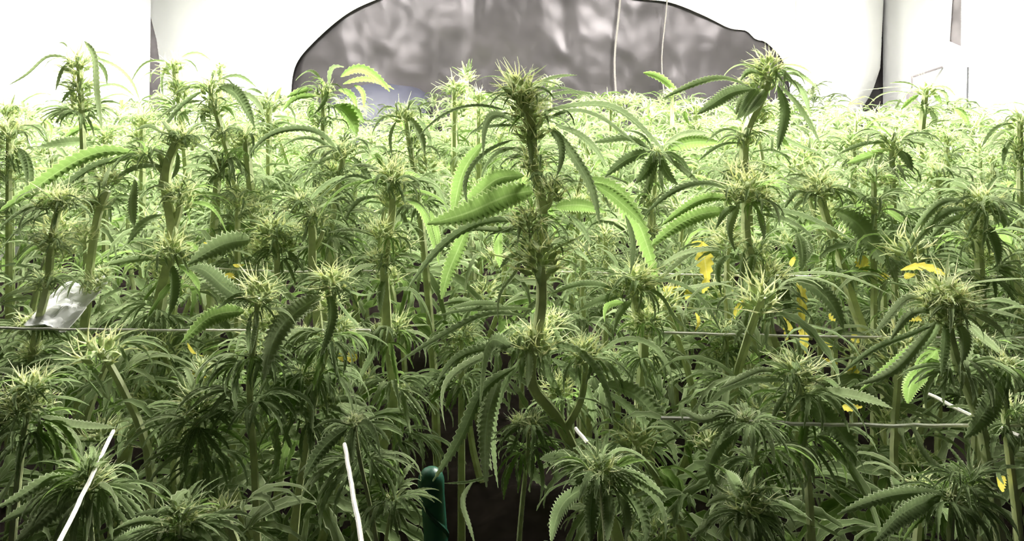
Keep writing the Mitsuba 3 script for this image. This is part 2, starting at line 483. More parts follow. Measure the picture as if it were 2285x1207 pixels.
# lamps: hanging white panels with a glowing lower face
for i, (x, y) in enumerate(LAMPS):
    k = thing('grow_lamp', 'white grow lamp panel hanging above the plants, %s %s' % (('left', 'right')[i % 2], ('front', 'back')[i // 2]), 'lamp')
    scene[k + '__housing'] = mikit.ply(box([x - .28, y - .21, LAMP_Z + .006], [x + .28, y + .21, LAMP_Z + .07]), 'metal_white')
    q = (np.array([[x - .26, y - .19, LAMP_Z], [x + .26, y - .19, LAMP_Z], [x + .26, y + .19, LAMP_Z], [x - .26, y + .19, LAMP_Z]]), np.array([[0, 2, 1], [0, 3, 2]]))
    scene[k + '__diffuser'] = {**mikit.ply(q, 'metal_white'), 'emitter': {'type': 'area', 'radiance': {'type': 'rgb', 'value': [LAMP[i // 2], LAMP[i // 2] * 0.985, LAMP[i // 2] * 0.93]}}}
    for sx in (-.2, .2):
        scene[part_key(k, 'hanger')] = mikit.ply(tube(np.array([[x + sx, y, LAMP_Z + .06], [x + sx, y, H - .002]]), 0.003, 6), 'metal_dark')


# soil in a raised bed
def soil():
    def fn(u, v):
        x = -1.6 + 3.22 * u
        y = 0.22 + 2.95 * v
        p = np.stack([x, y, np.zeros_like(x)], -1)
        z = SOIL + 0.05 * (meshkit.fbm(p * 5, 4, 2) - 0.5) + 0.02 * (meshkit.noise(p * 40, 6) - 0.5)
        return np.stack([x, y, z], -1)
    return sheet(fn, 160, 150, 0.03)


struct('ground_soil', soil(), 'soil', 'dark brown potting soil of the plant bed', smooth=True)
k = thing('planter_bed', 'low black plastic planter bed holding the soil', 'planter')
for lo, hi in (([-1.64, 0.18, 0.001], [1.66, 0.215, SOIL + .05]), ([-1.64, 3.175, 0.001], [1.66, 3.21, SOIL + .05]), ([-1.64, 0.215, 0.001], [-1.605, 3.175, SOIL + .05]), ([1.625, 0.215, 0.001], [1.66, 3.175, SOIL + .05]), ([-1.605, 0.215, 0.001], [1.625, 3.175, 0.02])):
    scene[part_key(k, 'board')] = mikit.ply(box(lo, hi), 'black_film')
# ------------------------------------------------------------------ plants


TONES = 'aabbccbt'


def stem_to_soil(key, pts, r_top, r_bot, bsdf='stem_green', lod=0, name='stem'):
    pts = [np.asarray(p, float) for p in pts]
    c = spline(pts, 4 * len(pts) + 8)
    s = np.linspace(0, 1, len(c))
    put(key, name, mikit.ply(tube(c, r_top + (r_bot - r_top) * s ** 0.7, (9, 6, 5)[lod], 0.07 if lod == 0 else 0), bsdf, smooth=50 if lod else 25))
    return c


def hero(label, d, stem, r_px, buds=(), leaves=(), crowns=(), branches=(), lod=0, cat='plant', soil=True, group=None):
    """A plant written down from the photograph: columns and rows at the depth d (metres)."""
    key = thing('cannabis_plant', label, cat, group)
    px = d / FPX
    dep = lambda p: d + (p[2] if len(p) > 2 else 0)
    pts = [at(p[0], p[1], dep(p)) for p in stem]
    if soil and pts[-1][2] > SOIL:
        a = pts[-1] - pts[-2]
        b = pts[-1].copy()
        drop = b[2] - SOIL + 0.02
        k = np.clip(a[:2] / max(1e-3, abs(a[2])), -0.35, 0.35)
        b[:2] += k * drop * 0.5
        b[1] = max(b[1], 0.27)
        b[2] = SOIL - 0.02
        pts.append((pts[-1] * 0.5 + b * 0.5) + np.array([k[0] * drop * 0.1, 0, 0]))
        pts.append(b)
    stem_to_soil(key, pts, r_px * px * 0.75, r_px * px * 1.25, lod=lod)
    for br in branches:
        q = [at(p[0], p[1], dep(p)) for p in br[0]]
        put(key, 'branch', mikit.ply(tube(spline(q, 10), np.linspace(br[1], br[1] * 0.8, 10) * px, 7), 'stem_green', smooth=30))
    for b in buds:
        put_bud(key, at(b[0], b[1] + b[2] * 0.72, dep((0, 0) + tuple(b[3:4]))), b[2] * px, lod, squash=1.15 * b[4] if len(b) > 4 else 1.2)
    for lf in leaves:
        p, w, tw, tn = lf[:4]
        tn = rnd.choice('abc') if tn == 'b' else tn
        dd = lf[4] if len(lf) > 4 else rnd.uniform(-0.05, 0.05)
        n = len(p)
        q = [at(a[0], a[1], d + dd * i / (n - 1) + (a[2] if len(a) > 2 else 0)) for i, a in enumerate(p)]
        L = sum(np.linalg.norm(np.subtract(q[i + 1], q[i])) for i in range(n - 1))
        side = np.array([0.0, -1.0, 0.12])
        t0 = unit(q[1] - q[0])
        side = unit(side - t0 * side.dot(t0))
        if np.cross(side, t0)[2] < 0:
            side = -side
        teeth = int(np.clip(L / px / 9, 7, 22))
        m = blade(q, w * px * (0.78 if w < 36 else 0.86), teeth, rnd.uniform(0.3, 0.55), tw, 5, side, 0.02)
        put(key, 'leaf', shape(m, 'leaf_' + tn))
    for cr in crowns:
        u, v, n, Lp, kind = cr[:5]
        Lp *= 1.18 if lod == 0 else 1.32
        dd = cr[5] if len(cr) > 5 else 0
        c = at(u, v, d + dd)
        off = rnd.uniform(0, 360)
        n += 5 if lod == 0 else 2
        for i in range(n):
            az = off + 360 * i / n * 1.0 + rnd.uniform(-22, 22)
            tn = rnd.choice(TONES)
            put_leaf(key, c + np.array([0, 0, rnd.uniform(-0.1, 0.12) * Lp * px]), az, rnd.uniform(-12, 25), rnd.uniform(-25, 25), Lp * px * rnd.uniform(0.7, 1.15), kind, lod, tn)
    return key


# the tall one in the middle
hero('largest cannabis plant, tall dark flower spike with long drooping leaves in the centre foreground', 0.62,
     [(1160, 205), (1172, 240), (1188, 295), (1190, 365), (1205, 430), (1212, 500), (1205, 570), (1209, 640), (1203, 720), (1186, 800), (1192, 868), (1222, 905), (1262, 968), (1292, 1030), (1335, 1095)], 13,
     [(1160, 172, 76), (1168, 212, 72), (1186, 270, 70), (1190, 345, 58), (1228, 405, 62, -.01), (1180, 475, 64, -.02), (1203, 545, 92, -.02, 1.1), (1215, 575, 70, .02), (1196, 735, 76), (1150, 745, 60, .03), (1306, 765, 62, .0), (1232, 700, 46, .03), (1250, 845, 60, .03)],
     [([(1125, 246), (1060, 238), (985, 262), (915, 330)], 30, 30, 'b', .02), ([(1140, 268), (1100, 256), (1080, 285), (1078, 352)], 28, 60, 'b', -.06),
      ([(1150, 280), (1090, 285), (1050, 300), (1038, 330)], 22, 40, 'b', .05), ([(1145, 312), (1080, 345), (1040, 405), (1046, 466)], 24, 40, 'b', -.03),
      ([(1215, 248), (1290, 236), (1365, 240), (1430, 285), (1490, 348)], 32, 35, 'b', .02), ([(1218, 270), (1275, 250), (1345, 268), (1395, 305), (1436, 332)], 28, 30, 'b', -.04),
      ([(1222, 285), (1245, 310), (1250, 350), (1240, 398)], 30, 75, 'b', -.05), ([(1235, 285), (1280, 350), (1318, 420), (1338, 502)], 34, 70, 'b', -.06),
      ([(1240, 280), (1290, 300), (1330, 335), (1356, 376)], 26, 55, 'b', .03), ([(1180, 200), (1230, 176), (1288, 168)], 18, 25, 'b', .04),
      ([(1190, 215), (1250, 198), (1320, 220)], 20, 30, 'b', -.04), ([(1195, 232), (1255, 208), (1340, 214)], 20, 25, 'b', .06), ([(1145, 222), (1105, 210), (1072, 207)], 18, 30, 'b', .02), ([(1145, 235), (1105, 222), (1060, 240)], 20, 20, 'b', .06),
      ([(1160, 200), (1172, 172), (1200, 148)], 10, 30, 'b', -.02), ([(1160, 205), (1120, 195), (1090, 183)], 14, 30, 'b', .02),
      ([(1176, 300), (1184, 330), (1186, 365)], 22, 85, 'b', -.04), ([(1150, 330), (1110, 345), (1085, 375), (1070, 410)], 24, 45, 'b', .03),
      ([(1192, 425), (1130, 438), (1050, 472), (952, 500)], 74, 82, 't', -.05), ([(1170, 392), (1110, 400), (1060, 440), (1022, 470)], 56, 80, 't', .03), ([(1078, 318), (1040, 370), (1020, 430), (1012, 492)], 46, 85, 't', .04),
      ([(1180, 498), (1110, 492), (1045, 508), (985, 550), (906, 650)], 30, 55, 'b', -.04), ([(1175, 505), (1110, 515), (1060, 512), (1010, 530)], 24, 50, 'b', .0), ([(1045, 500), (1025, 550), (1000, 610), (985, 668)], 46, 85, 't', .0), ([(1115, 500), (1112, 545), (1118, 602)], 34, 85, 't', .05),
      ([(960, 470), (975, 520), (982, 575)], 22, 85, 't', .06),
      ([(1170, 510), (1165, 560), (1150, 610), (1118, 655), (1112, 722)], 16, 60, 'b', -.05), ([(1310, 398), (1370, 425), (1420, 490), (1472, 642)], 66, 84, 't', .05), ([(1325, 410), (1370, 440), (1410, 475), (1442, 508)], 44, 70, 't', -.02), ([(1395, 480), (1412, 540), (1406, 612)], 20, 70, 'b', -.03),
      ([(1240, 462), (1300, 458), (1352, 474)], 44, 80, 't', .05), ([(1225, 460), (1238, 500), (1243, 545)], 22, 85, 't', .03), ([(1270, 480), (1300, 510), (1318, 545)], 20, 70, 'b', .03),
      ([(1225, 555), (1265, 532), (1305, 556), (1338, 612)], 26, 45, 'b', -.03), ([(1228, 568), (1280, 560), (1320, 590)], 22, 40, 'b', .03), ([(1185, 560), (1140, 575), (1115, 600)], 22, 40, 'b', -.04), ([(1190, 575), (1150, 590), (1120, 640)], 18, 40, 'b', .03), ([(1205, 580), (1198, 610), (1205, 640)], 26, 85, 'b', -.05),
      ([(1185, 690), (1120, 690), (1050, 692), (975, 705)], 24, 40, 'b', .04), ([(1170, 705), (1090, 702), (1010, 735), (880, 815)], 26, 40, 'b', -.02), ([(1120, 680), (1060, 678), (1000, 690)], 22, 50, 'b', .08),
      ([(1160, 768), (1080, 778), (1020, 800), (972, 858)], 34, 50, 'b', -.02), ([(1150, 790), (1095, 760), (1075, 820), (1070, 905)], 50, 80, 'b', -.05), ([(1150, 820), (1080, 870), (1040, 950), (965, 1075)], 38, 60, 'b', -.03), ([(1120, 830), (1090, 920), (1082, 1000), (1086, 1088)], 44, 82, 'b', -.04), ([(1110, 850), (1080, 930), (1098, 1050)], 36, 80, 'b', -.01), ([(1160, 800), (1110, 900), (1112, 1090)], 26, 80, 'b', .04),
      ([(1140, 770), (1070, 800), (1000, 850), (995, 960)], 30, 55, 'b', .04), ([(1172, 760), (1180, 810), (1176, 865)], 26, 84, 'b', -.05),
      ([(1215, 768), (1290, 790), (1340, 850), (1368, 948)], 38, 55, 'b', -.04), ([(1330, 800), (1390, 762), (1455, 775), (1502, 860)], 30, 45, 'b', .0), ([(1310, 795), (1345, 810), (1400, 840)], 24, 45, 'b', .02), ([(1345, 858), (1420, 885), (1470, 945), (1512, 1040)], 62, 70, 'b', -.04), ([(1345, 872), (1410, 920), (1460, 975), (1540, 1020)], 38, 60, 'b', .0), ([(1250, 790), (1240, 740), (1232, 722)], 22, 70, 'b', .0), ([(1320, 820), (1390, 850), (1455, 905)], 34, 60, 'b', .04), ([(1230, 800), (1300, 860), (1330, 980)], 36, 70, 'b', .04), ([(1210, 790), (1230, 850), (1260, 900)], 30, 80, 'b', .03)],
     crowns=[(1165, 225, 7, 105, 'arch', .01), (1186, 290, 7, 130, 'arch', .02), (1190, 372, 7, 110, 'arch', .02), (1226, 425, 6, 90, 'arch'), (1185, 500, 7, 100, 'arch', .0), (1205, 560, 8, 120, 'arch', .01), (1195, 760, 7, 150, 'droop', .03), (1306, 800, 6, 120, 'droop', .02), (1260, 900, 5, 130, 'droop', .05)],
     branches=[([(1258, 962), (1282, 925), (1300, 880, .01), (1306, 805, .01)], 9), ([(1200, 470), (1222, 460), (1228, 430)], 8), ([(1204, 640), (1225, 610), (1240, 580, .02)], 6)])

hero('tall cannabis top right of centre, pale bud standing out against the arch edge', 0.98,
     [(1715, 170), (1702, 215), (1678, 262), (1663, 310), (1660, 350), (1664, 400), (1668, 470), (1672, 560)], 11,
     [(1716, 128, 56), (1705, 165, 60, .01), (1690, 240, 50, .02), (1662, 298, 40), (1645, 372, 50, -.01), (1682, 380, 40, .02)],
     [([(1665, 190), (1610, 176), (1550, 188), (1476, 222)], 28, 45, 'b', -.06), ([(1680, 198), (1630, 208), (1590, 232), (1555, 256)], 40, 70, 'b', -.08), ([(1690, 200), (1668, 232), (1645, 266)], 42, 78, 'b', -.1), ([(1668, 205), (1650, 230), (1642, 256)], 26, 78, 'b', -.04),
      ([(1735, 190), (1752, 240), (1745, 290), (1735, 335)], 34, 80, 'b', -.07), ([(1740, 190), (1780, 235), (1812, 285), (1832, 325)], 18, 55, 'b', -.02), ([(1748, 172), (1785, 196), (1800, 225), (1809, 262)], 20, 60, 'b', .04), ([(1745, 165), (1785, 168), (1828, 202)], 16, 35, 'b', .04),
      ([(1700, 160), (1660, 145), (1630, 155), (1610, 182)], 18, 35, 'b', .04), ([(1700, 168), (1670, 160), (1652, 180)], 22, 60, 'b', -.02), ([(1655, 300), (1620, 290), (1575, 320)], 16, 40, 'b', .0), ([(1655, 320), (1610, 325), (1556, 362)], 16, 40, 'b', -.03), ([(1700, 290), (1730, 300), (1770, 320), (1835, 345)], 18, 45, 'b', .02),
      ([(1710, 200), (1690, 230), (1660, 262)], 30, 70, 'b', -.1), ([(1745, 300), (1760, 330), (1775, 335)], 16, 70, 't', .03)],
     crowns=[(1716, 178, 6, 90, 'droop', .02), (1690, 265, 4, 80, 'arch', .02), (1663, 312, 5, 70, 'arch'), (1650, 398, 5, 90, 'arch')])

hero('wide pale cannabis bud with outspread serrated leaves directly below the tall right top', 0.72,
     [(1668, 435), (1664, 490), (1668, 545), (1685, 610), (1702, 680), (1728, 770), (1745, 830)], 12,
     [(1666, 395, 78, 0, 1.15), (1640, 425, 46, -.01), (1700, 430, 46, .0), (1625, 520, 50, -.01), (1690, 540, 52, .01), (1712, 590, 60, -.01), (1690, 655, 54, .01), (1722, 650, 46, -.02)],
     [([(1640, 432), (1585, 412), (1510, 424), (1432, 486)], 26, 35, 'b', -.05), ([(1640, 448), (1580, 442), (1520, 470), (1474, 505)], 34, 60, 't', -.03), ([(1628, 470), (1560, 480), (1500, 510), (1444, 556)], 44, 70, 't', -.03), ([(1695, 470), (1770, 478), (1850, 510), (1908, 542)], 28, 40, 'b', -.06), ([(1695, 478), (1750, 490), (1800, 520), (1825, 550)], 22, 45, 'b', -.1),
      ([(1650, 455), (1630, 490), (1626, 525), (1640, 562)], 30, 80, 'b', -.06), ([(1640, 460), (1612, 480), (1596, 512)], 22, 70, 'b', -.05), ([(1690, 465), (1700, 500), (1705, 535)], 24, 80, 'b', -.05), ([(1625, 560), (1560, 560), (1500, 600), (1445, 650)], 24, 40, 'b', .0), ([(1630, 570), (1600, 600), (1610, 660)], 22, 60, 'b', -.05), ([(1660, 560), (1655, 610), (1650, 645)], 20, 80, 'b', -.05), ([(1680, 560), (1672, 600), (1672, 640)], 18, 80, 'b', -.04),
      ([(1725, 620), (1790, 612), (1870, 615), (1990, 660)], 22, 30, 'b', -.04), ([(1770, 620), (1830, 650), (1862, 690), (1882, 735)], 50, 80, 'b', -.06), ([(1735, 620), (1752, 660), (1762, 720)], 34, 80, 'b', -.05), ([(1745, 690), (1790, 690), (1822, 740)], 20, 45, 'b', -.04), ([(1680, 690), (1655, 730), (1650, 790)], 26, 70, 'b', -.03)],
     crowns=[(1666, 450, 8, 120, 'arch'), (1690, 570, 6, 90, 'arch'), (1710, 620, 6, 100, 'droop'), (1710, 690, 6, 100, 'droop')])

hero('cannabis stem left of the central plant with one tall bud and whorls of leaves below', 0.74,
     [(872, 395), (876, 450), (868, 520), (858, 590), (862, 680), (866, 760), (876, 830), (878, 900), (862, 965)], 12,
     [(874, 372, 60), (872, 415, 70, 0, .85), (848, 500, 50, -.01), (890, 530, 50, .01), (844, 565, 44, -.01), (868, 600, 46, .01), (886, 715, 48, .01), (845, 730, 36, .01)],
     [([(900, 420), (950, 402), (985, 440), (1002, 478)], 22, 40, 'b', .02), ([(895, 435), (940, 430), (985, 450), (1005, 470)], 20, 40, 't', -.03), ([(905, 445), (935, 460), (965, 520), (980, 590)], 32, 82, 't', .05), ([(890, 450), (930, 452), (962, 490)], 18, 40, 'b', -.03), ([(850, 420), (790, 395), (730, 430), (690, 470)], 24, 35, 'b', .02), ([(850, 410), (790, 412), (735, 450), (705, 500)], 20, 40, 't', .03), ([(848, 440), (800, 450), (770, 490)], 20, 45, 'b', -.03), ([(855, 395), (820, 372), (780, 372)], 18, 40, 'b', .0),
      ([(840, 530), (790, 515), (730, 520)], 18, 40, 'b', .0), ([(840, 580), (815, 590), (780, 640)], 22, 45, 'b', -.03), ([(880, 648), (920, 650), (950, 690), (965, 735)], 24, 50, 'b', -.03), ([(858, 620), (850, 660), (848, 700)], 26, 84, 'b', -.04), ([(880, 735), (920, 728), (960, 726)], 20, 30, 'b', .04), ([(885, 745), (930, 745), (965, 765)], 22, 40, 'b', .0), ([(850, 750), (810, 770), (765, 770)], 26, 50, 'b', -.02), ([(865, 745), (835, 790), (800, 850)], 30, 60, 'b', .02)],
     crowns=[(874, 425, 8, 110, 'arch'), (868, 535, 5, 80, 'arch'), (862, 600, 5, 80, 'arch'), (870, 745, 6, 110, 'droop'), (878, 860, 5, 120, 'droop')])

hero('cannabis plant with forked thick stem, pale bud and one long leaf reaching left', 0.80,
     [(398, 310), (376, 360), (372, 430), (384, 500), (383, 560), (368, 620), (352, 700), (344, 770), (322, 840)], 14,
     [(398, 288, 52), (425, 300, 48, .01), (405, 415, 56, -.01), (385, 545, 66, -.01), (320, 340, 46, .01), (360, 590, 44, .01)],
     [([(305, 344), (240, 338), (160, 365), (70, 425), (-10, 478)], 44, 72, 't', -.06), ([(300, 352), (220, 368), (130, 430), (40, 505)], 34, 60, 'b', -.03), ([(375, 375), (300, 378), (240, 420)], 26, 45, 'b', -.03), ([(365, 300), (330, 282), (305, 290)], 16, 40, 'b', -.02), ([(385, 305), (372, 280), (360, 270)], 16, 60, 'b', -.02), ([(395, 340), (390, 380), (382, 400)], 26, 84, 'b', -.06), ([(430, 320), (465, 340), (490, 385)], 20, 50, 'b', -.02), ([(410, 375), (450, 372), (485, 388)], 18, 35, 'b', -.02), ([(300, 400), (292, 450), (300, 505)], 36, 84, 'b', -.06), ([(362, 480), (320, 500), (285, 545)], 34, 70, 'b', -.05), ([(430, 452), (470, 465), (508, 525)], 22, 60, 't', -.04), ([(415, 540), (440, 560), (440, 575)], 18, 70, 't', .0), ([(375, 575), (310, 578), (210, 598)], 26, 60, 'b', -.03), ([(378, 590), (385, 650), (372, 715)], 44, 82, 'b', -.07), ([(395, 590), (430, 620), (445, 650)], 28, 70, 't', .04), ([(330, 720), (270, 750), (190, 785)], 40, 72, 'b', -.06), ([(395, 790), (385, 850), (370, 880)], 40, 82, 'b', -.02)],
     branches=[([(345, 740), (362, 660), (366, 620)], 13), ([(384, 520), (400, 470), (405, 430)], 9), ([(360, 420), (365, 370), (355, 340)], 8), ([(372, 400), (350, 370), (322, 360)], 6)],
     crowns=[(405, 320, 8, 80, 'arch'), (405, 440, 6, 80, 'arch'), (385, 570, 6, 80, 'droop'), (330, 780, 6, 120, 'fan'), (325, 360, 5, 90, 'arch'), (350, 700, 5, 110, 'droop')])

hero('thick pale smooth cannabis stem with small bud, second stem from the left edge', 0.74,
     [(240, 425), (222, 470), (208, 540), (200, 610), (194, 680), (184, 770), (182, 800)], 11,
     [(216, 442, 44), (245, 385, 40, .02), (188, 515, 44, -.01), (208, 625, 38, -.01), (232, 600, 30, .01), (170, 765, 36, 0)],
     [([(230, 420), (238, 390), (248, 370)], 14, 70, 'b', .0), ([(215, 470), (250, 455), (262, 440)], 12, 40, 'b', .0), ([(200, 650), (160, 620), (120, 625)], 20, 40, 'b', -.02), ([(205, 650), (250, 620), (285, 625)], 18, 35, 'b', .0), ([(205, 700), (240, 660), (285, 640)], 18, 40, 'b', .02), ([(185, 770), (120, 790), (90, 800)], 14, 40, 'b', .0), ([(195, 740), (215, 700), (225, 660)], 16, 60, 'b', .0), ([(182, 790), (130, 830), (60, 850)], 34, 60, 'b', .0)],
     crowns=[(218, 468, 5, 50, 'up'), (200, 640, 5, 90, 'arch'), (184, 800, 7, 130, 'fan'), (240, 420, 5, 80, 'arch', .03)])

hero('dark flowering cannabis stem at the far left edge, nearest the left wall', 0.70,
     [(132, 460), (118, 520), (112, 580), (106, 640), (88, 710), (76, 775), (66, 830)], 10,
     [(112, 430, 54), (150, 430, 50), (112, 520, 56), (140, 550, 44, .01), (105, 615, 44), (62, 710, 44), (72, 770, 40)],
     [([(110, 460), (60, 470), (-10, 520)], 20, 40, 'b', -.02), ([(110, 475), (60, 500), (0, 560)], 22, 40, 'b', .02), ([(128, 450), (120, 490), (118, 510)], 20, 80, 'b', -.05), ([(60, 460), (40, 510), (60, 545)], 14, 40, 'b', -.08), ([(150, 470), (185, 462), (205, 480)], 16, 40, 'b', -.02), ([(100, 635), (60, 622), (20, 640)], 18, 40, 'b', .0), ([(115, 630), (150, 618), (185, 640)], 18, 40, 'b', -.02), ([(110, 550), (70, 560), (30, 600)], 26, 50, 't', .02)],
     crowns=[(130, 465, 8, 90, 'arch'), (112, 550, 6, 80, 'arch'), (105, 640, 6, 80, 'arch'), (70, 740, 6, 100, 'fan'), (66, 800, 6, 130, 'droop')])

hero('bright spiky bud at the front left of centre, held low with two broad leaves', 0.56,
     [(575, 665), (572, 720), (562, 800), (558, 880), (562, 950)], 9,
     [(576, 628, 70, 0, 1.1), (560, 690, 46, .01), (600, 700, 50, .01)],
     [([(552, 672), (500, 640), (450, 600), (420, 598)], 52, 60, 'b', -.04), ([(548, 668), (520, 665), (482, 690)], 18, 40, 'b', -.03), ([(545, 695), (490, 700), (450, 720), (405, 765)], 52, 62, 't', -.05), ([(575, 700), (565, 740), (560, 790)], 24, 84, 'b', -.05), ([(585, 640), (600, 612), (635, 640), (680, 680)], 46, 60, 'b', .03), ([(600, 690), (640, 700), (660, 725)], 20, 45, 'b', -.02), ([(560, 700), (555, 760), (560, 800)], 20, 80, 'b', .0), ([(600, 740), (620, 790), (625, 850)], 34, 70, 't', .04)],
     crowns=[(574, 690, 7, 85, 'arch'), (562, 800, 6, 150, 'droop'), (558, 900, 6, 150, 'fan')])

hero('spiky yellow-green bud with one long hanging leaf, right neighbour of the front left bud', 0.60,
     [(746, 640), (742, 700), (735, 760), (715, 830), (700, 900)], 9,
     [(745, 605, 66, 0, 1.15), (738, 660, 50, .01), (760, 715, 46, .02), (672, 735, 30, .03)],
     [([(730, 650), (738, 700), (728, 750), (712, 800)], 40, 82, 'b', -.06), ([(715, 660), (670, 690), (620, 740), (588, 850)], 62, 70, 'b', -.08), ([(720, 655), (680, 650), (660, 638)], 18, 40, 'b', -.03), ([(770, 645), (810, 660), (850, 650)], 20, 40, 'b', .02), ([(762, 640), (800, 600), (840, 590)], 20, 40, 'b', .05), ([(750, 670), (770, 700), (800, 730)], 22, 50, 'b', .02), ([(720, 735), (640, 770), (600, 830), (580, 880)], 46, 70, 'b', -.02), ([(730, 800), (740, 850), (720, 900)], 30, 80, 'b', .0)],
     crowns=[(745, 655, 7, 90, 'arch'), (735, 760, 6, 130, 'droop'), (712, 850, 6, 150, 'droop')])

hero('small cannabis top on a thick pale bare stem behind the spiky front buds', 0.80,
     [(690, 470), (698, 530), (697, 580), (702, 640), (708, 700)], 12,
     [(670, 440, 48, .0, 1.1), (706, 478, 44, -.01), (690, 490, 40, .01)],
     [([(655, 460), (630, 470), (605, 500)], 16, 40, 'b', .0), ([(690, 450), (720, 420), (760, 398), (800, 400)], 22, 45, 'b', -.02), ([(705, 470), (730, 455), (775, 430)], 14, 30, 'b', -.03), ([(725, 490), (760, 500), (780, 512)], 16, 40, 'b', .0), ([(685, 500), (678, 525), (676, 540)], 18, 80, 'b', -.04), ([(715, 540), (745, 560), (780, 595)], 16, 40, 'b', .02), ([(690, 505), (700, 540), (712, 530)], 12, 40, 'b', 0)],
     branches=[([(700, 560), (712, 540), (722, 515)], 6)],
     crowns=[(672, 465, 7, 70, 'arch'), (704, 500, 6, 70, 'arch')])

hero('round pale green leafy bud cluster behind the front left bud', 0.82,
     [(612, 520), (618, 570), (618, 640), (612, 720)], 9,
     [(608, 500, 56, 0, 1.25), (640, 530, 44, .01), (585, 535, 40, .01), (655, 505, 36, .02)],
     [([(600, 545), (610, 565), (618, 580)], 18, 80, 'b', -.04), ([(560, 535), (500, 545), (420, 590)], 60, 72, 'b', -.05), ([(640, 560), (660, 590), (655, 610)], 24, 80, 'b', -.02), ([(640, 535), (670, 530), (690, 545)], 16, 30, 'b', 0)],
     crowns=[(610, 535, 10, 75, 'arch'), (625, 570, 6, 80, 'droop')])

hero('pale bud right of the central plant with thick dark stem and wide arching leaves', 0.66,
     [(1415, 640), (1418, 680), (1432, 730), (1436, 790), (1432, 850)], 13,
     [(1415, 600, 66, 0, 1.2), (1390, 625, 50, .0, 1.2), (1440, 615, 44, .01), (1445, 695, 50, .0), (1425, 715, 44, .0), (1460, 805, 40, .02)],
     [([(1385, 650), (1330, 636), (1280, 638), (1222, 660)], 26, 40, 'b', -.04), ([(1385, 660), (1340, 670), (1290, 695)], 28, 55, 'b', -.05), ([(1435, 632), (1500, 630), (1560, 665), (1610, 745)], 26, 40, 'b', -.02), ([(1430, 640), (1475, 665), (1500, 705), (1535, 735)], 24, 50, 'b', -.05), ([(1410, 670), (1380, 700), (1368, 745)], 26, 75, 'b', -.05), ([(1395, 675), (1360, 680), (1350, 720)], 26, 72, 't', .03), ([(1420, 660), (1435, 685), (1440, 680)], 18, 80, 'b', -.04), ([(1470, 600), (1530, 565), (1610, 560)], 28, 45, 'b', .0), ([(1460, 630), (1540, 600), (1580, 570)], 18, 40, 'b', .02), ([(1380, 600), (1360, 570), (1340, 555)], 20, 50, 'b', .06), ([(1455, 735), (1500, 740), (1520, 755)], 18, 40, 'b', .0), ([(1500, 650), (1560, 640), (1640, 628)], 26, 40, 'b', .03)],
     crowns=[(1412, 645, 8, 100, 'arch'), (1440, 730, 6, 80, 'arch'), (1435, 800, 6, 100, 'droop'), (1460, 830, 5, 60, 'arch', .02)])

hero('large pale fuzzy foreground bud near the right edge with long thin radiating leaves', 0.46,
     [(2112, 680), (2118, 740), (2140, 820), (2172, 900), (2192, 960), (2205, 1040), (2212, 1080)], 12,
     [(2110, 628, 84, 0, 1.05), (2085, 650, 60, .0, 1.1), (2140, 655, 60, .0, 1.1), (2115, 690, 60, -.005)],
     [([(2085, 685), (2030, 665), (1990, 700), (1948, 748)], 30, 45, 'b', .0), ([(2090, 700), (2035, 700), (2005, 730), (1985, 762)], 28, 45, 'b', -.02), ([(2165, 692), (2220, 672), (2290, 690)], 30, 35, 'b', .0), ([(2168, 690), (2230, 700), (2290, 715)], 26, 35, 'b', -.03), ([(2165, 700), (2210, 720), (2245, 755)], 24, 50, 'b', -.03), ([(2160, 635), (2210, 628), (2290, 622)], 22, 30, 'b', .04), ([(2090, 715), (2040, 780), (1990, 830), (1905, 862)], 34, 55, 'b', -.03), ([(2085, 722), (2030, 748), (1960, 775), (1865, 845)], 22, 45, 'b', -.02), ([(2080, 740), (2010, 800), (1960, 840), (1915, 875)], 32, 60, 't', .0),
      ([(2130, 715), (2148, 750), (2145, 810)], 42, 82, 'b', -.03), ([(2110, 720), (2106, 780), (2100, 840)], 32, 80, 'b', -.02), ([(2150, 720), (2165, 770), (2160, 820)], 30, 80, 'b', .0), ([(2090, 780), (2060, 820), (2035, 850), (2025, 900)], 60, 80, 't', .03), ([(2100, 720), (2060, 770), (2000, 810)], 28, 50, 'b', .02), ([(2150, 710), (2200, 760), (2250, 800)], 30, 50, 'b', .03)],
     crowns=[(2112, 705, 8, 120, 'arch'), (2140, 820, 5, 130, 'droop')])

hero('broad pale cannabis top near the right edge with long leaves fanned to the left', 0.76,
     [(2190, 465), (2184, 520), (2186, 600), (2190, 680), (2195, 760)], 11,
     [(2192, 432, 62, 0, 1.1), (2160, 455, 46), (2215, 450, 40), (2180, 505, 46, -.01), (2195, 560, 40)],
     [([(2165, 458), (2110, 450), (2060, 490), (2018, 572)], 26, 45, 'b', -.05), ([(2165, 468), (2110, 475), (2060, 520), (2030, 560)], 26, 50, 'b', -.08), ([(2165, 480), (2110, 500), (2070, 540)], 24, 50, 'b', -.02), ([(2215, 458), (2260, 462), (2295, 500)], 22, 35, 'b', .0), ([(2215, 480), (2250, 500), (2295, 520)], 20, 35, 'b', -.04), ([(2190, 490), (2215, 540), (2225, 595)], 38, 82, 'b', -.07), ([(2215, 465), (2235, 490), (2240, 510)], 24, 82, 'b', -.04), ([(2225, 500), (2250, 530), (2265, 560)], 40, 80, 't', .02), ([(2200, 570), (2240, 600), (2270, 680)], 28, 60, 'b', .0), ([(2230, 560), (2255, 610), (2285, 690)], 40, 80, 'b', .03)],
     branches=[([(2290, 690), (2268, 630), (2250, 560, .02)], 8)],
     crowns=[(2190, 470, 9, 120, 'arch'), (2185, 540, 6, 100, 'droop'), (2188, 620, 5, 120, 'fan')])

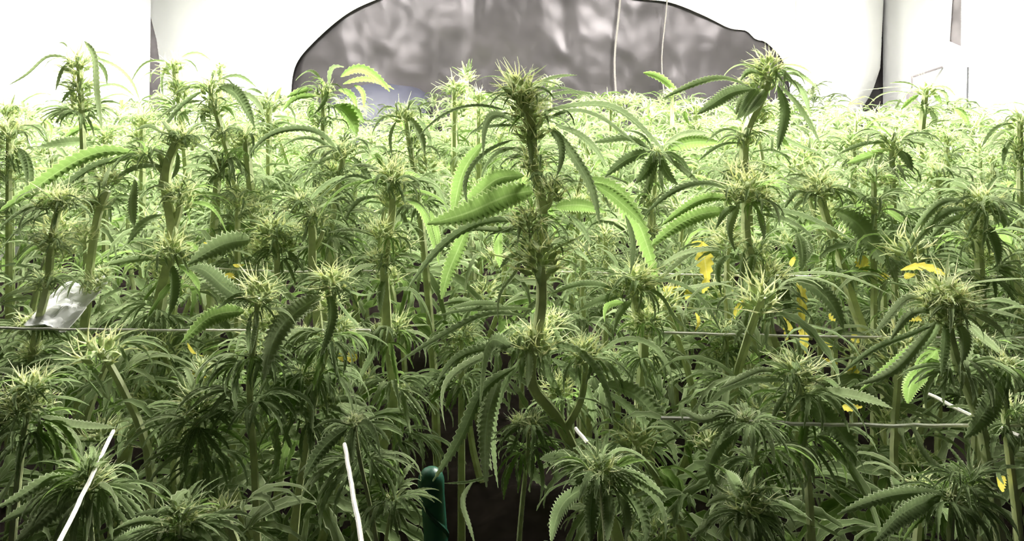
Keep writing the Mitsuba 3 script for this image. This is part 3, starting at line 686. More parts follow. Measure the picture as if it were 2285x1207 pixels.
hero('frosty cannabis top left of the right edge group with a broad green blade hanging right', 0.82,
     [(1832, 440), (1845, 490), (1868, 550), (1884, 610), (1905, 680), (1935, 760), (1962, 830)], 11,
     [(1830, 398, 60, 0, 1.1), (1805, 420, 40), (1858, 420, 40), (1850, 460, 40, .01), (1865, 520, 44, .01), (1945, 545, 40, .05)],
     [([(1805, 432), (1775, 432), (1748, 470)], 18, 40, 'b', -.03), ([(1808, 440), (1790, 450), (1768, 470)], 16, 40, 'b', .0), ([(1855, 430), (1900, 432), (1940, 455), (1985, 485)], 24, 45, 'b', -.05), ([(1860, 465), (1915, 500), (1945, 545), (1972, 588)], 66, 78, 'b', -.08), ([(1955, 565), (1985, 590), (1998, 630)], 40, 80, 'b', -.06), ([(1900, 475), (1950, 455), (1995, 480), (2020, 500)], 44, 65, 't', -.03), ([(1780, 520), (1790, 560), (1788, 605)], 40, 82, 'b', -.06), ([(1795, 530), (1806, 555), (1802, 580)], 24, 82, 'b', -.05), ([(1760, 420), (1770, 405), (1800, 400)], 30, 80, 'b', .04), ([(1870, 600), (1920, 612), (1990, 650)], 20, 40, 'b', -.02)],
     crowns=[(1832, 440, 9, 95, 'arch'), (1868, 540, 6, 90, 'droop'), (1890, 620, 5, 100, 'fan')])

# the low ones in the shade at the front
hero('shaded cannabis top low at the right front, broad grey blade hanging right', 0.50,
     [(1778, 840), (1786, 890), (1792, 960), (1800, 1040), (1806, 1120)], 9,
     [(1776, 808, 70, 0, 1.2), (1776, 840, 50, .01)],
     [([(1755, 842), (1700, 828), (1655, 845), (1600, 870)], 26, 40, 'b', .0), ([(1760, 850), (1690, 850), (1620, 870), (1568, 925)], 26, 45, 'b', .02), ([(1795, 880), (1840, 930), (1880, 970), (1908, 1042)], 66, 80, 'b', -.03), ([(1800, 880), (1870, 878), (1930, 890), (1992, 912)], 40, 60, 'b', .0), ([(1790, 880), (1796, 950), (1790, 1015)], 26, 80, 'b', -.03), ([(1740, 830), (1700, 845), (1640, 840)], 30, 45, 'b', .04), ([(1810, 840), (1850, 850), (1880, 880)], 22, 40, 'b', .02), ([(1760, 870), (1730, 920), (1722, 960)], 18, 60, 'b', -.02)],
     crowns=[(1778, 845, 9, 95, 'arch'), (1788, 900, 6, 140, 'droop'), (1795, 990, 6, 160, 'droop')])
hero('small leaf rosette low at the right front, curled leaf pointing left', 0.44,
     [(1664, 930), (1672, 970), (1690, 1030), (1705, 1100)], 7,
     [(1664, 925, 30)],
     [([(1660, 945), (1610, 925), (1560, 935), (1520, 920), (1526, 948)], 28, 50, 'b', -.02), ([(1655, 950), (1600, 950), (1550, 965)], 14, 40, 'b', .0), ([(1655, 955), (1600, 1000), (1582, 1060), (1620, 1105)], 40, 70, 'b', -.03), ([(1670, 952), (1705, 970), (1728, 1035)], 46, 78, 'b', -.03), ([(1665, 945), (1672, 920), (1675, 910)], 34, 80, 'b', .0), ([(1680, 940), (1710, 930), (1730, 935)], 16, 50, 'b', 0)],
     crowns=[(1664, 955, 6, 110, 'fan'), (1690, 1030, 6, 150, 'droop')])
hero('lit low cannabis top at the bottom right of centre, bright yellow-green heart', 0.40,
     [(1668, 1125), (1672, 1170), (1680, 1220)], 8,
     [(1668, 1095, 66, 0, 1.2)],
     [([(1655, 1110), (1632, 1070), (1618, 1048)], 44, 70, 'b', -.02), ([(1690, 1115), (1700, 1090), (1706, 1078)], 20, 60, 'b', -.01), ([(1640, 1120), (1610, 1112), (1575, 1130)], 26, 45, 'b', .0), ([(1700, 1135), (1745, 1128), (1812, 1162)], 40, 60, 'b', -.02), ([(1690, 1130), (1730, 1110), (1770, 1125)], 28, 50, 'b', .03), ([(1690, 1150), (1735, 1170), (1748, 1215)], 44, 70, 'b', -.02), ([(1650, 1145), (1650, 1190), (1680, 1215)], 50, 78, 'b', -.03), ([(1630, 1130), (1580, 1170), (1540, 1200)], 30, 50, 'b', .0)],
     crowns=[(1668, 1128, 8, 90, 'up'), (1672, 1150, 8, 130, 'droop')])
hero('large low leaf rosette at the bottom centre right, long leaves spread like a fan', 0.40,
     [(1338, 1060), (1345, 1110), (1352, 1180)], 9,
     [(1338, 1030, 64, 0, 1.2)],
     [([(1345, 1045), (1390, 1005), (1430, 1020), (1472, 1066)], 32, 50, 'b', -.02), ([(1355, 1062), (1420, 1065), (1488, 1112)], 44, 65, 'b', -.02), ([(1360, 1080), (1430, 1090), (1475, 1140), (1482, 1215)], 46, 60, 'b', -.03), ([(1325, 1080), (1318, 1140), (1318, 1215)], 44, 80, 'b', -.03), ([(1375, 1100), (1395, 1150), (1392, 1215)], 40, 70, 'b', -.04), ([(1385, 1105), (1430, 1150), (1440, 1215)], 44, 70, 'b', -.02), ([(1320, 1062), (1290, 1075), (1268, 1082)], 14, 50, 'b', -.02), ([(1320, 1050), (1260, 1025), (1205, 1024)], 44, 60, 'b', .03), ([(1330, 1040), (1318, 1010), (1310, 990)], 12, 50, 'b', 0), ([(1342, 1035), (1350, 1000), (1362, 960)], 26, 60, 'b', .02), ([(1320, 1080), (1260, 1120), (1230, 1215)], 46, 70, 'b', .03), ([(1350, 1085), (1360, 1140), (1355, 1215)], 36, 70, 'b', -.04)],
     crowns=[(1338, 1062, 10, 110, 'fan'), (1340, 1050, 7, 70, 'up')])
hero('lit low cannabis top at the bottom left with long leaf reaching to the left edge', 0.42,
     [(195, 1080), (198, 1130), (204, 1215)], 9,
     [(196, 1050, 60, 0, 1.1), (205, 1025, 50, .01, .8)],
     [([(170, 1085), (110, 1070), (55, 1100), (-10, 1135)], 36, 55, 'b', -.02), ([(190, 1100), (140, 1125), (80, 1170), (30, 1215)], 56, 72, 'b', -.03), ([(205, 1105), (195, 1150), (190, 1215)], 54, 80, 'b', -.04), ([(210, 1095), (245, 1098), (262, 1140)], 40, 65, 'b', -.02), ([(205, 1060), (220, 1035), (240, 1030)], 14, 50, 'b', .0), ([(175, 1090), (100, 1120), (0, 1165)], 44, 60, 'b', .03), ([(190, 1060), (185, 1030), (192, 1010)], 16, 60, 'b', 0), ([(200, 1060), (212, 1020), (225, 1010)], 16, 60, 'b', 0), ([(190, 1070), (170, 1055), (150, 1070)], 30, 60, 'b', -.01)],
     crowns=[(196, 1085, 8, 100, 'up'), (198, 1100, 8, 150, 'droop')])
hero('lit low cannabis top cut by the bottom edge, left of the white string', 0.38,
     [(402, 1165), (404, 1220)], 9,
     [(402, 1140, 64, 0, 1.1)],
     [([(375, 1172), (320, 1162), (252, 1184)], 26, 45, 'b', -.01), ([(398, 1150), (395, 1110), (420, 1095), (415, 1130)], 40, 70, 'b', .0), ([(415, 1155), (440, 1135), (478, 1132)], 24, 45, 'b', .0), ([(380, 1150), (365, 1140), (355, 1145)], 30, 60, 'b', .0), ([(420, 1170), (460, 1175), (490, 1195)], 26, 50, 'b', -.02), ([(390, 1185), (330, 1190), (250, 1210)], 50, 70, 'b', .02), ([(415, 1180), (450, 1195), (480, 1220)], 44, 70, 'b', -.02)],
     crowns=[(402, 1170, 8, 90, 'up'), (402, 1185, 8, 130, 'fan')])
hero('pale fuzzy low cannabis top at the left edge in the shade, double headed', 0.47,
     [(72, 880), (60, 940), (48, 1010), (40, 1080)], 9,
     [(72, 840, 66, 0, 1.1), (30, 895, 60, -.01, 1.1), (95, 880, 50, .01)],
     [([(85, 920), (75, 980), (45, 1020)], 22, 60, 'b', -.02), ([(40, 930), (10, 960), (-20, 980)], 18, 50, 'b', -.02), ([(100, 870), (140, 850), (190, 858)], 20, 40, 'b', .0), ([(100, 890), (150, 890), (200, 905)], 22, 40, 'b', .0), ([(60, 860), (20, 830), (-20, 830)], 24, 45, 'b', .02), ([(90, 930), (150, 950), (260, 955)], 40, 55, 'b', .0)],
     crowns=[(72, 880, 9, 95, 'arch'), (35, 930, 7, 95, 'arch'), (60, 960, 7, 150, 'droop')])
hero('grey shaded cannabis plant at the bottom right with a wide serrated leaf pointing down left', 0.42,
     [(2130, 1080), (2125, 1130), (2120, 1215)], 8,
     [(2165, 1060, 50, .01), (2120, 1100, 34, .0)],
     [([(2110, 1105), (2040, 1100), (1980, 1108), (1868, 1148)], 40, 55, 'b', .0), ([(2100, 1108), (2040, 1130), (1990, 1165), (1945, 1215)], 54, 75, 'b', -.03), ([(2150, 1085), (2100, 1050), (2060, 1010), (2040, 960)], 26, 60, 'b', .03), ([(2110, 1090), (2040, 1090), (1990, 1060)], 90, 78, 'b', .06), ([(2170, 1090), (2210, 1100), (2250, 1120)], 24, 50, 'b', .0), ([(2140, 1110), (2160, 1160), (2170, 1215)], 40, 75, 'b', -.02), ([(2240, 1080), (2230, 1050), (2290, 1045)], 22, 60, 'b', .04)],
     crowns=[(2150, 1085, 8, 100, 'arch'), (2120, 1120, 8, 150, 'droop'), (2170, 1080, 6, 70, 'up')])
hero('grey-leaved cannabis plant at the right edge with a large blade hanging beside the string', 0.47,
     [(2235, 830), (2240, 900), (2250, 1000), (2260, 1080)], 9,
     [(2240, 800, 50), (2262, 900, 46, .01)],
     [([(2225, 832), (2215, 880), (2190, 930), (2152, 978)], 60, 80, 'b', -.03), ([(2238, 825), (2270, 812), (2310, 830)], 28, 45, 'b', .0), ([(2240, 835), (2280, 840), (2320, 850)], 26, 45, 'b', -.02), ([(2250, 890), (2280, 880), (2310, 890)], 20, 40, 'b', .0), ([(2225, 835), (2180, 830), (2150, 840)], 50, 70, 'b', .03)],
     crowns=[(2238, 830, 7, 120, 'droop'), (2262, 925, 7, 70, 'arch'), (2250, 960, 5, 120, 'fan')])
hero('dim upright fuzzy cannabis top in the shade left of centre', 0.56,
     [(438, 930), (445, 990), (452, 1060)], 8,
     [(440, 880, 70, 0, 1.0), (470, 1010, 40, .02), (425, 960, 40, 0)],
     [([(430, 930), (400, 960), (390, 1000)], 16, 60, 'b', 0), ([(455, 950), (500, 925), (545, 940)], 26, 50, 'b', .0)],
     crowns=[(440, 925, 10, 110, 'up'), (445, 950, 8, 130, 'fan'), (452, 1020, 8, 140, 'droop')])
hero('dark pair of drooping leaves around the near white string, left of centre', 0.50,
     [(792, 950), (800, 1010), (815, 1080)], 6,
     [(790, 930, 30)],
     [([(775, 955), (735, 985), (705, 1020), (678, 1068)], 44, 75, 'b', -.02), ([(802, 945), (825, 960), (848, 1015)], 40, 78, 'b', -.03), ([(780, 950), (740, 940), (700, 955)], 16, 40, 'b', .0), ([(790, 950), (785, 1000), (790, 1030)], 36, 78, 'b', -.01)],
     crowns=[(792, 955, 5, 110, 'droop', .02), (810, 1040, 7, 140, 'droop', .03)])
hero('dim cannabis stem in the shade between the front left buds and centre', 0.82,
     [(905, 880), (890, 940), (880, 1010), (876, 1080)], 7,
     [(900, 860, 34), (812, 835, 40, .02)],
     [],
     crowns=[(900, 890, 8, 120, 'droop'), (880, 980, 8, 140, 'droop'), (812, 860, 6, 90, 'arch')])
hero('shaded cannabis bud cluster under the front left buds', 0.60,
     [(690, 850), (690, 920), (680, 1000)], 8,
     [(672, 825, 44), (715, 820, 40, .01), (740, 880, 36, 0)],
     [([(650, 880), (610, 890), (590, 900)], 14, 50, 'y', 0), ([(600, 960), (615, 1010), (600, 1070)], 36, 75, 'b', -.03)],
     crowns=[(690, 850, 8, 110, 'droop'), (690, 930, 8, 150, 'droop')])
hero('small dim curled leaf shoot at the bottom left of the dark gap', 0.52,
     [(880, 1100), (868, 1160), (860, 1215)], 5,
     [(876, 1105, 30)],
     [([(890, 1115), (920, 1130), (935, 1165), (925, 1195)], 20, 50, 'b', -.02), ([(880, 1110), (890, 1060), (880, 1010)], 12, 50, 'b', 0), ([(870, 1120), (830, 1150), (800, 1200)], 40, 70, 'b', 0)],
     crowns=[(876, 1115, 8, 100, 'fan')])
hero('dim hanging leaves over the dark gap right of the green stake', 0.60,
     [(1180, 930), (1178, 1000), (1170, 1080)], 6,
     [(1190, 935, 40), (1155, 930, 30)],
     [([(1100, 1060), (1050, 1075), (990, 1078)], 10, 40, 'b', 0), ([(1055, 1075), (1035, 1110), (1045, 1160), (1060, 1215)], 20, 70, 'b', 0), ([(1170, 1010), (1190, 1060), (1220, 1090)], 36, 70, 'b', 0)],
     crowns=[(1180, 950, 7, 90, 'droop'), (1175, 1010, 6, 110, 'droop')])
# ------------------------------------------------------------------ plants of the middle rows, each where its top shows


def mid(label, u, v, d, bud, n, Lp, kind='arch', lean=0, low=260, extra=(), leaves=(), lod=1, r=8):
    """top bud at (u, v); stem leans by lean pixels over low pixels"""
    stem = [(u, v), (u + lean * .3, v + low * .3), (u + lean * .7, v + low * .65), (u + lean, v + low)]
    buds = [(u, v - bud * 0.2, bud)] + [(u + a + lean * (b / low), v + b, s) for a, b, s in extra]
    crowns = [(u, v + bud * .25, n, Lp, kind)] + [(u + lean * (b / low) + a * .5, v + b + s * .5, max(4, n - 3), Lp * .85, 'arch') for a, b, s in extra]
    crowns += [(u + lean * b / low, v + b, 4, Lp * 1.05, 'arch' if b < low * .6 else 'droop') for b in range(int(bud * 1.2), int(low * .85), 50)]
    crowns.append((u + lean * .8, v + low * .8, 5, Lp * 1.3, 'fan'))
    return hero(label, d, stem, r, buds, leaves, crowns, lod=lod)


mid('tall cannabis spike against the white left wall, long leaf pointing down left', 176, 135, 1.10, 62, 6, 62, lean=8, low=150, extra=[(0, 40, 54), (-4, 80, 46)],
    leaves=[([(160, 135), (110, 128), (70, 160), (16, 192)], 20, 45, 'b', -.02), ([(158, 132), (140, 150), (124, 202)], 18, 75, 'b', -.04), ([(188, 92), (205, 120), (212, 190), (228, 292)], 30, 80, 'b', -.05), ([(205, 128), (250, 145), (290, 180), (312, 226)], 16, 50, 'b', .02), ([(212, 135), (232, 160), (238, 190)], 18, 70, 'b', -.02), ([(205, 120), (230, 118), (248, 124)], 10, 30, 'b', .02), ([(180, 200), (160, 205), (138, 230)], 16, 60, 'b', -.02), ([(215, 195), (260, 190), (300, 215)], 12, 35, 'b', .03), ([(150, 105), (138, 96), (130, 97)], 8, 40, 'b', 0)])
mid('narrow cannabis spike rising in front of the grey gap at the back left corner', 388, 142, 1.45, 46, 7, 52, lean=20, low=150, extra=[(4, 35, 44), (12, 60, 40)],
    leaves=[([(372, 138), (330, 140), (290, 190)], 16, 45, 'b', 0), ([(405, 128), (440, 120), (470, 135)], 14, 40, 'b', 0), ([(372, 148), (364, 170), (365, 215)], 12, 70, 'b', 0), ([(365, 170), (330, 165), (310, 185)], 10, 40, 'b', .02)])
mid('small single bud above the others before the white left part of the back curtain', 492, 140, 1.9, 26, 5, 26, low=120, extra=[(-10, 16, 20), (0, 40, 26)], lod=1, r=5)
mid('cannabis top with a big pale blade drooping right, left of the arch', 470, 198, 1.0, 50, 8, 78, lean=60, low=240, extra=[(2, 30, 48), (8, 90, 46)],
    leaves=[([(488, 195), (520, 205), (545, 240), (568, 285)], 44, 78, 'b', -.06), ([(520, 205), (560, 220), (590, 262)], 26, 60, 'b', .0), ([(455, 198), (410, 200), (380, 220)], 16, 40, 'b', .0), ([(450, 205), (410, 235), (360, 300)], 26, 60, 'b', .0), ([(490, 178), (530, 170), (572, 195)], 14, 35, 'b', .03), ([(462, 232), (455, 260), (462, 290)], 22, 80, 'b', .0), ([(450, 225), (390, 240), (345, 275)], 20, 50, 'b', .02)])
mid('cannabis top with dark spiky centre right of the big pale blade', 600, 235, 1.12, 48, 8, 66, low=230, extra=[(0, 45, 40)], leaves=[([(610, 260), (660, 270), (700, 295)], 18, 45, 'b', 0), ([(590, 265), (580, 290), (575, 310)], 14, 80, 'b', 0), ([(615, 225), (622, 205), (628, 195)], 14, 70, 't', 0), ([(585, 210), (560, 200), (545, 205)], 16, 40, 'b', .03)])
mid('taller bright green leafy top just left of the arch foot, few buds', 722, 200, 1.0, 36, 6, 60, 'arch', low=230, extra=[(-4, 60, 32)],
    leaves=[([(760, 172), (800, 155), (840, 175), (870, 205)], 34, 65, 't', .0), ([(765, 188), (820, 178), (880, 200)], 22, 50, 't', .02), ([(745, 235), (770, 250), (785, 275), (795, 305)], 46, 80, 't', -.03), ([(758, 235), (790, 245), (812, 275)], 26, 75, 't', -.02), ([(755, 200), (780, 210), (796, 240)], 24, 70, 't', .0), ([(790, 190), (808, 205), (812, 240)], 18, 70, 't', .03), ([(700, 200), (670, 205), (640, 218)], 26, 65, 't', .0), ([(705, 215), (660, 220), (630, 250)], 26, 65, 't', .0), ([(735, 190), (745, 150), (768, 150)], 16, 60, 'b', .0), ([(715, 175), (690, 160), (660, 180)], 18, 45, 'b', .03), ([(700, 225), (695, 250), (700, 280)], 20, 80, 't', 0), ([(728, 185), (722, 225), (700, 255)], 22, 70, 'b', -.03)])
mid('pale frosty bud at the left edge in front of the white wall', 20, 295, 0.92, 66, 9, 76, low=260, extra=[(20, 40, 50), (-10, 80, 46)], leaves=[([(30, 330), (50, 360), (60, 420)], 34, 80, 'b', -.05), ([(40, 330), (62, 370), (68, 430)], 30, 80, 'b', -.03), ([(50, 290), (90, 285), (105, 310)], 18, 45, 'b', 0)])
mid('dark bud tip behind the pale frosty bud at the left edge', 24, 240, 1.2, 44, 6, 56, low=220, extra=[(6, 34, 40)], leaves=[([(60, 262), (85, 250), (120, 248)], 12, 40, 'b', 0), ([(95, 268), (110, 280), (114, 300)], 14, 70, 't', 0), ([(70, 285), (100, 290), (112, 305)], 12, 45, 'b', 0)])
mid('cannabis top whose long leaf arches left like a bow, left of the tall bud stem', 768, 330, 0.86, 56, 7, 80, lean=-40, low=260, extra=[(-30, 80, 40), (-20, 40, 40)],
    leaves=[([(755, 345), (715, 300), (640, 290), (590, 310), (555, 350)], 26, 40, 'b', -.05), ([(752, 345), (700, 312), (655, 315), (625, 332)], 20, 45, 'b', .02), ([(785, 350), (815, 385), (830, 405)], 26, 75, 'b', -.04), ([(795, 340), (840, 345), (880, 385)], 18, 40, 'b', .0), ([(760, 350), (710, 365), (680, 410)], 20, 55, 'b', .0)])
mid('pale cannabis bud with a hanging pale blade, close left of the central plant', 905, 250, 0.94, 50, 8, 74, lean=36, low=260, extra=[(34, 100, 50), (10, 60, 36)],
    leaves=[([(905, 255), (925, 280), (940, 310), (946, 345)], 28, 82, 'b', -.05), ([(890, 262), (860, 262), (830, 300)], 16, 45, 'b', 0), ([(885, 270), (872, 300), (876, 350)], 12, 80, 'b', -.03), ([(930, 262), (955, 300), (962, 340)], 16, 70, 'b', 0), ([(890, 250), (860, 240), (838, 262)], 14, 40, 'b', .02)])
mid('round-topped cannabis bud left of the central plant, behind its long left leaves', 1014, 195, 1.32, 44, 9, 56, low=190, extra=[(10, 40, 36)])
mid('small dark-hearted bud between the round top and the central spike', 1068, 212, 1.42, 34, 7, 46, low=180, extra=[(0, 40, 30)])
mid('bright back-lit upright leaf tip before the grey wall, left of the central spike', 1042, 168, 2.1, 32, 9, 34, 'up', low=110, r=5)
mid('bright leaf tuft before the grey wall just left of the central spike', 1142, 172, 2.0, 22, 8, 28, 'arch', low=110, r=5)
mid('round pale bud before the grey wall at the right of the central spike', 1228, 182, 1.9, 30, 7, 34, low=120, r=5)
mid('flat fan-leaved cannabis top without buds between the centre and the tall right top', 1462, 335, 1.0, 26, 6, 60, 'fan', lean=-6, low=190,
    leaves=[([(1445, 330), (1400, 312), (1360, 315), (1318, 320)], 34, 55, 'b', .02), ([(1450, 322), (1425, 300), (1395, 292)], 20, 45, 'b', .03), ([(1450, 340), (1405, 352), (1350, 395)], 36, 70, 'b', -.03), ([(1462, 345), (1440, 385), (1418, 410)], 36, 80, 'b', -.04), ([(1468, 345), (1452, 390), (1440, 435), (1425, 460)], 30, 80, 'b', -.06), ([(1475, 345), (1485, 380), (1512, 412)], 34, 80, 'b', -.03), ([(1482, 340), (1520, 360), (1540, 395)], 22, 65, 'b', .0), ([(1480, 328), (1530, 300), (1590, 300)], 26, 50, 'b', .02), ([(1490, 335), (1540, 318), (1612, 320)], 44, 75, 't', .04), ([(1485, 350), (1530, 385), (1570, 420)], 22, 60, 'b', -.02), ([(1478, 348), (1475, 400), (1480, 430)], 18, 80, 'b', -.02)])
mid('thin pale cannabis stem with small bud under the flat fan-leaved top', 1452, 445, 0.95, 34, 6, 56, low=190, extra=[(0, 60, 30)])
mid('brownish bud half hidden under the right leaves of the central plant', 1350, 525, 0.88, 46, 6, 60, low=200, extra=[(10, 40, 36)])
mid('pale spiky small bud right of the central stem, above the pale bud with dark stem', 1300, 562, 0.84, 44, 7, 70, low=190, extra=[(10, 50, 34)])
mid('pair of bright round buds before the grey wall right of the centre', 1362, 228, 1.6, 34, 8, 40, low=140, extra=[(32, -8, 30)], r=5)
mid('pale bud spike in the back rows before the right foot of the arch', 1552, 238, 1.75, 46, 8, 44, low=150, extra=[(0, 40, 40)], r=6, leaves=[([(1540, 240), (1530, 250), (1540, 280)], 14, 80, 't', 0)])
mid('small cannabis top with one bright slanting blade before the grey wall', 1500, 205, 2.0, 26, 7, 36, low=120, r=5, leaves=[([(1435, 162), (1470, 172), (1500, 195), (1520, 215)], 26, 70, 't', 0)])
mid('tall slender cannabis top with few thin leaves before the white right wall', 2066, 195, 1.42, 44, 5, 46, lean=-12, low=130, extra=[(2, 40, 26)], r=9,
    leaves=[([(2052, 200), (2030, 188), (1985, 186)], 12, 45, 'b', 0), ([(2050, 205), (2020, 196), (1960, 198), (1918, 202)], 8, 40, 'b', .05), ([(2045, 212), (2000, 205), (1960, 215), (1935, 238)], 7, 40, 'b', .0), ([(2050, 212), (2030, 225), (2010, 245)], 16, 70, 't', 0), ([(2085, 200), (2110, 210), (2115, 235)], 14, 70, 'b', 0), ([(2080, 195), (2115, 198), (2132, 214)], 10, 50, 'b', 0), ([(2085, 208), (2098, 225), (2100, 230)], 18, 75, 't', 0), ([(2075, 245), (2085, 260), (2090, 282)], 18, 78, 'b', 0), ([(2085, 235), (2130, 228), (2170, 231)], 8, 40, 'b', 0), ([(2130, 242), (2145, 250), (2162, 278)], 26, 78, 't', 0), ([(2140, 243), (2170, 248), (2195, 262)], 10, 50, 'b', 0), ([(2060, 220), (2062, 245), (2066, 262)], 22, 80, 'b', -.02)])
mid('wide pale cannabis top with leaves spread flat, below the tall slender right one', 1990, 325, 0.92, 54, 9, 84, lean=6, low=240, extra=[(-4, 60, 40)], leaves=[([(1975, 318), (1930, 322), (1870, 345)], 20, 45, 'b', 0), ([(2005, 318), (2060, 315), (2122, 330)], 20, 45, 'b', 0), ([(2000, 330), (2020, 345), (2035, 380)], 34, 80, 'b', -.04), ([(1975, 335), (1930, 350), (1890, 365)], 30, 70, 't', .04)])
mid('cannabis top left of the wide pale one, under the white curtain', 1905, 312, 1.08, 46, 8, 70, low=220, extra=[(0, 40, 36)])
mid('blurred brownish cannabis bud in front of the wide pale top', 1950, 388, 0.80, 56, 8, 84, low=230, extra=[(4, 60, 44)])
mid('pale cannabis top right of the wide pale one, before the dark seam foot', 2094, 388, 0.92, 54, 9, 76, low=240, extra=[(0, 70, 40)])
mid('small frosted bud before the white right wall near the seam pole', 2112, 305, 1.25, 38, 8, 54, low=200, extra=[(0, 40, 30)])
mid('tall leaning cannabis spike at the right edge, upper part before the white wall', 2276, 268, 1.0, 50, 7, 70, low=240, extra=[(2, 40, 46), (0, 80, 40)], leaves=[([(2262, 275), (2225, 285), (2190, 330)], 16, 45, 'b', 0), ([(2262, 285), (2230, 300), (2205, 340)], 16, 45, 'b', .03), ([(2265, 300), (2245, 330), (2238, 370)], 18, 60, 'b', 0)])
mid('small bud before the white wall, left of the tall leaning spike at the right edge', 2216, 350, 1.15, 38, 7, 56, low=200, extra=[(0, 40, 30)])
mid('cannabis top under the bow-shaped leaf, pale stem and paired buds', 548, 300, 0.98, 48, 7, 64, lean=26, low=280, extra=[(-10, 120, 38), (14, 130, 36)], r=11)
mid('bud on a straight pale bare stem in the left half', 488, 360, 0.98, 40, 6, 60, lean=-16, low=240, extra=[(30, 70, 36)], r=11)
mid('upper frosted bud just right of the big pale blade on the left', 505, 285, 1.05, 44, 7, 60, lean=10, low=240, extra=[(28, 30, 40), (24, 70, 40)])
mid('brown bud in the left back rows under the white wall', 318, 262, 1.25, 46, 8, 54, low=200, extra=[(-10, 34, 36)])
mid('pale leafy top in the left back rows beside the tall left spike', 235, 300, 1.2, 36, 8, 60, low=200, extra=[(0, 50, 40)], leaves=[([(230, 290), (190, 285), (140, 312)], 32, 70, 't', -.02), ([(210, 320), (160, 318), (80, 330)], 36, 65, 'b', -.1)])
mid('bud in the left half between the two pale stems, forked foot', 530, 445, 0.92, 44, 6, 62, low=200, extra=[(44, 10, 40)])
mid('shaded bud left of centre under the pale bare stem', 742, 445, 0.9, 36, 7, 66, low=200, extra=[(-6, 50, 34)])
mid('bud cluster between the tall bud stem and the central plant, low and shaded', 1030, 745, 0.80, 46, 9, 84, low=160, extra=[(-20, 40, 34)], lod=0, leaves=[([(1060, 680), (1040, 672), (990, 678)], 24, 70, 'b', 0)])
mid('shaded yellowish cannabis top low at the right, dark spiky leaves around it', 1620, 745, 0.70, 44, 8, 86, low=170, extra=[(-20, 40, 34)], lod=0)
mid('shaded bud behind the right group with bluish dark leaves', 1862, 560, 0.9, 44, 7, 70, low=190, extra=[(0, 50, 36)])
mid('bud in the right rows behind the blade of the frosty top', 1972, 550, 0.95, 44, 7, 72, low=200, extra=[(0, 50, 36)])
mid('dark bud under the broad pale top at the right', 2175, 545, 0.86, 48, 7, 80, low=190, extra=[(20, 40, 40)])
mid('pale bud right of the large fuzzy foreground bud at the edge', 2270, 560, 0.8, 44, 8, 80, low=200, extra=[(-20, 60, 40)])
mid('low shaded pale bud at the right edge below the large fuzzy bud', 2190, 770, 0.60, 44, 8, 100, low=180, extra=[(20, 40, 36)], lod=0)

# ------------------------------------------------------------------ the rest of the crop, set out in rows
STEMS = []
for s in range(6):
    q = [(0, 0, 0)] + [(rnd.uniform(-.03, .03), rnd.uniform(-.03, .03), z) for z in (0.35, 0.7)] + [(0, 0, 1.0)]
    q[1] = (q[1][0] * 1.4, q[1][1] * 1.4, 0.35)
    c = spline(q, 14)
    STEMS.append(mikit.ply(tube(c, np.linspace(0.0055, 0.0032, 14), 6), 'stem_green', smooth=40))

taken = []
for k in list(labels):
    if k.startswith('cannabis_plant') and k + '__stem' in scene:
        pass


def filler(x, y, ztop, lod, label, group, bud, leaf_len, n_leaf, n_bud, kinds=('arch', 'droop', 'fan')):
    key = thing('cannabis_plant', label, 'plant', group)
    h = ztop - SOIL + 0.02
    a = rnd.uniform(0, 360)
    put(key, 'stem', rnd.choice(STEMS), T().translate([x, y, SOIL - 0.02]).rotate([0, 0, 1], a).scale([1, 1, h]))
    for i in range(n_bud):
        z = ztop - (0 if i == 0 else rnd.uniform(0.035, 0.055) * i + 0.01)
        off = (0, 0) if i == 0 else (rnd.uniform(-.018, .018), rnd.uniform(-.018, .018))
        put_bud(key, (x + off[0], y + off[1], z - bud * 0.4), bud * (1 if i == 0 else rnd.uniform(.6, .85)), lod)
    for i in range(n_leaf):
        t = i / n_leaf
        z = ztop - (0.004 + t ** 1.25 * min(0.26, h * 0.75))
        L = leaf_len * (0.8 + 0.7 * min(1, t * 1.3)) * rnd.uniform(.8, 1.15)
        kd = kinds[0] if t < 0.55 else rnd.choice(kinds[1:])
        tn = rnd.choice(TONES)
        put_leaf(key, (x, y, z), i * 137.5 + rnd.uniform(-25, 25), rnd.uniform(-15, 25), rnd.uniform(-25, 25), L, kd, lod, tn)
    return key


# where hand-set plants stand, seen from above
spots = []
HAND = [k for k in labels if k.startswith('cannabis_plant')]


def blocked(x, y, r):
    return any((x - a) ** 2 + (y - b) ** 2 < r * r for a, b in spots)


for k in HAND:
    v = meshkit.WRITTEN[scene[k + '__stem']['filename']][0]
    top = v[np.argmax(v[:, 2])]
    spots.append((float(top[0]), float(top[1])))
HAND_UV = []
for k in HAND:
    v = meshkit.WRITTEN[scene[k + '__stem']['filename']][0]
    top = v[np.argmax(v[:, 2])]
    HAND_UV.append((CX + top[0] / top[1] * FPX, HOR + (ZC - top[2]) / top[1] * FPX, top[1]))


def below_hand(x, y, zt, w=48):
    """a filler that stands before a hand-set plant stays low enough to leave that plant in view"""
    u = CX + x / y * FPX
    for hu, hv, hd in HAND_UV:
        if hd > y + 0.02 and abs(hu - u) < w:
            zt = min(zt, ZC - (min(hv + 230, 1000) - HOR) / FPX * y)
    return zt


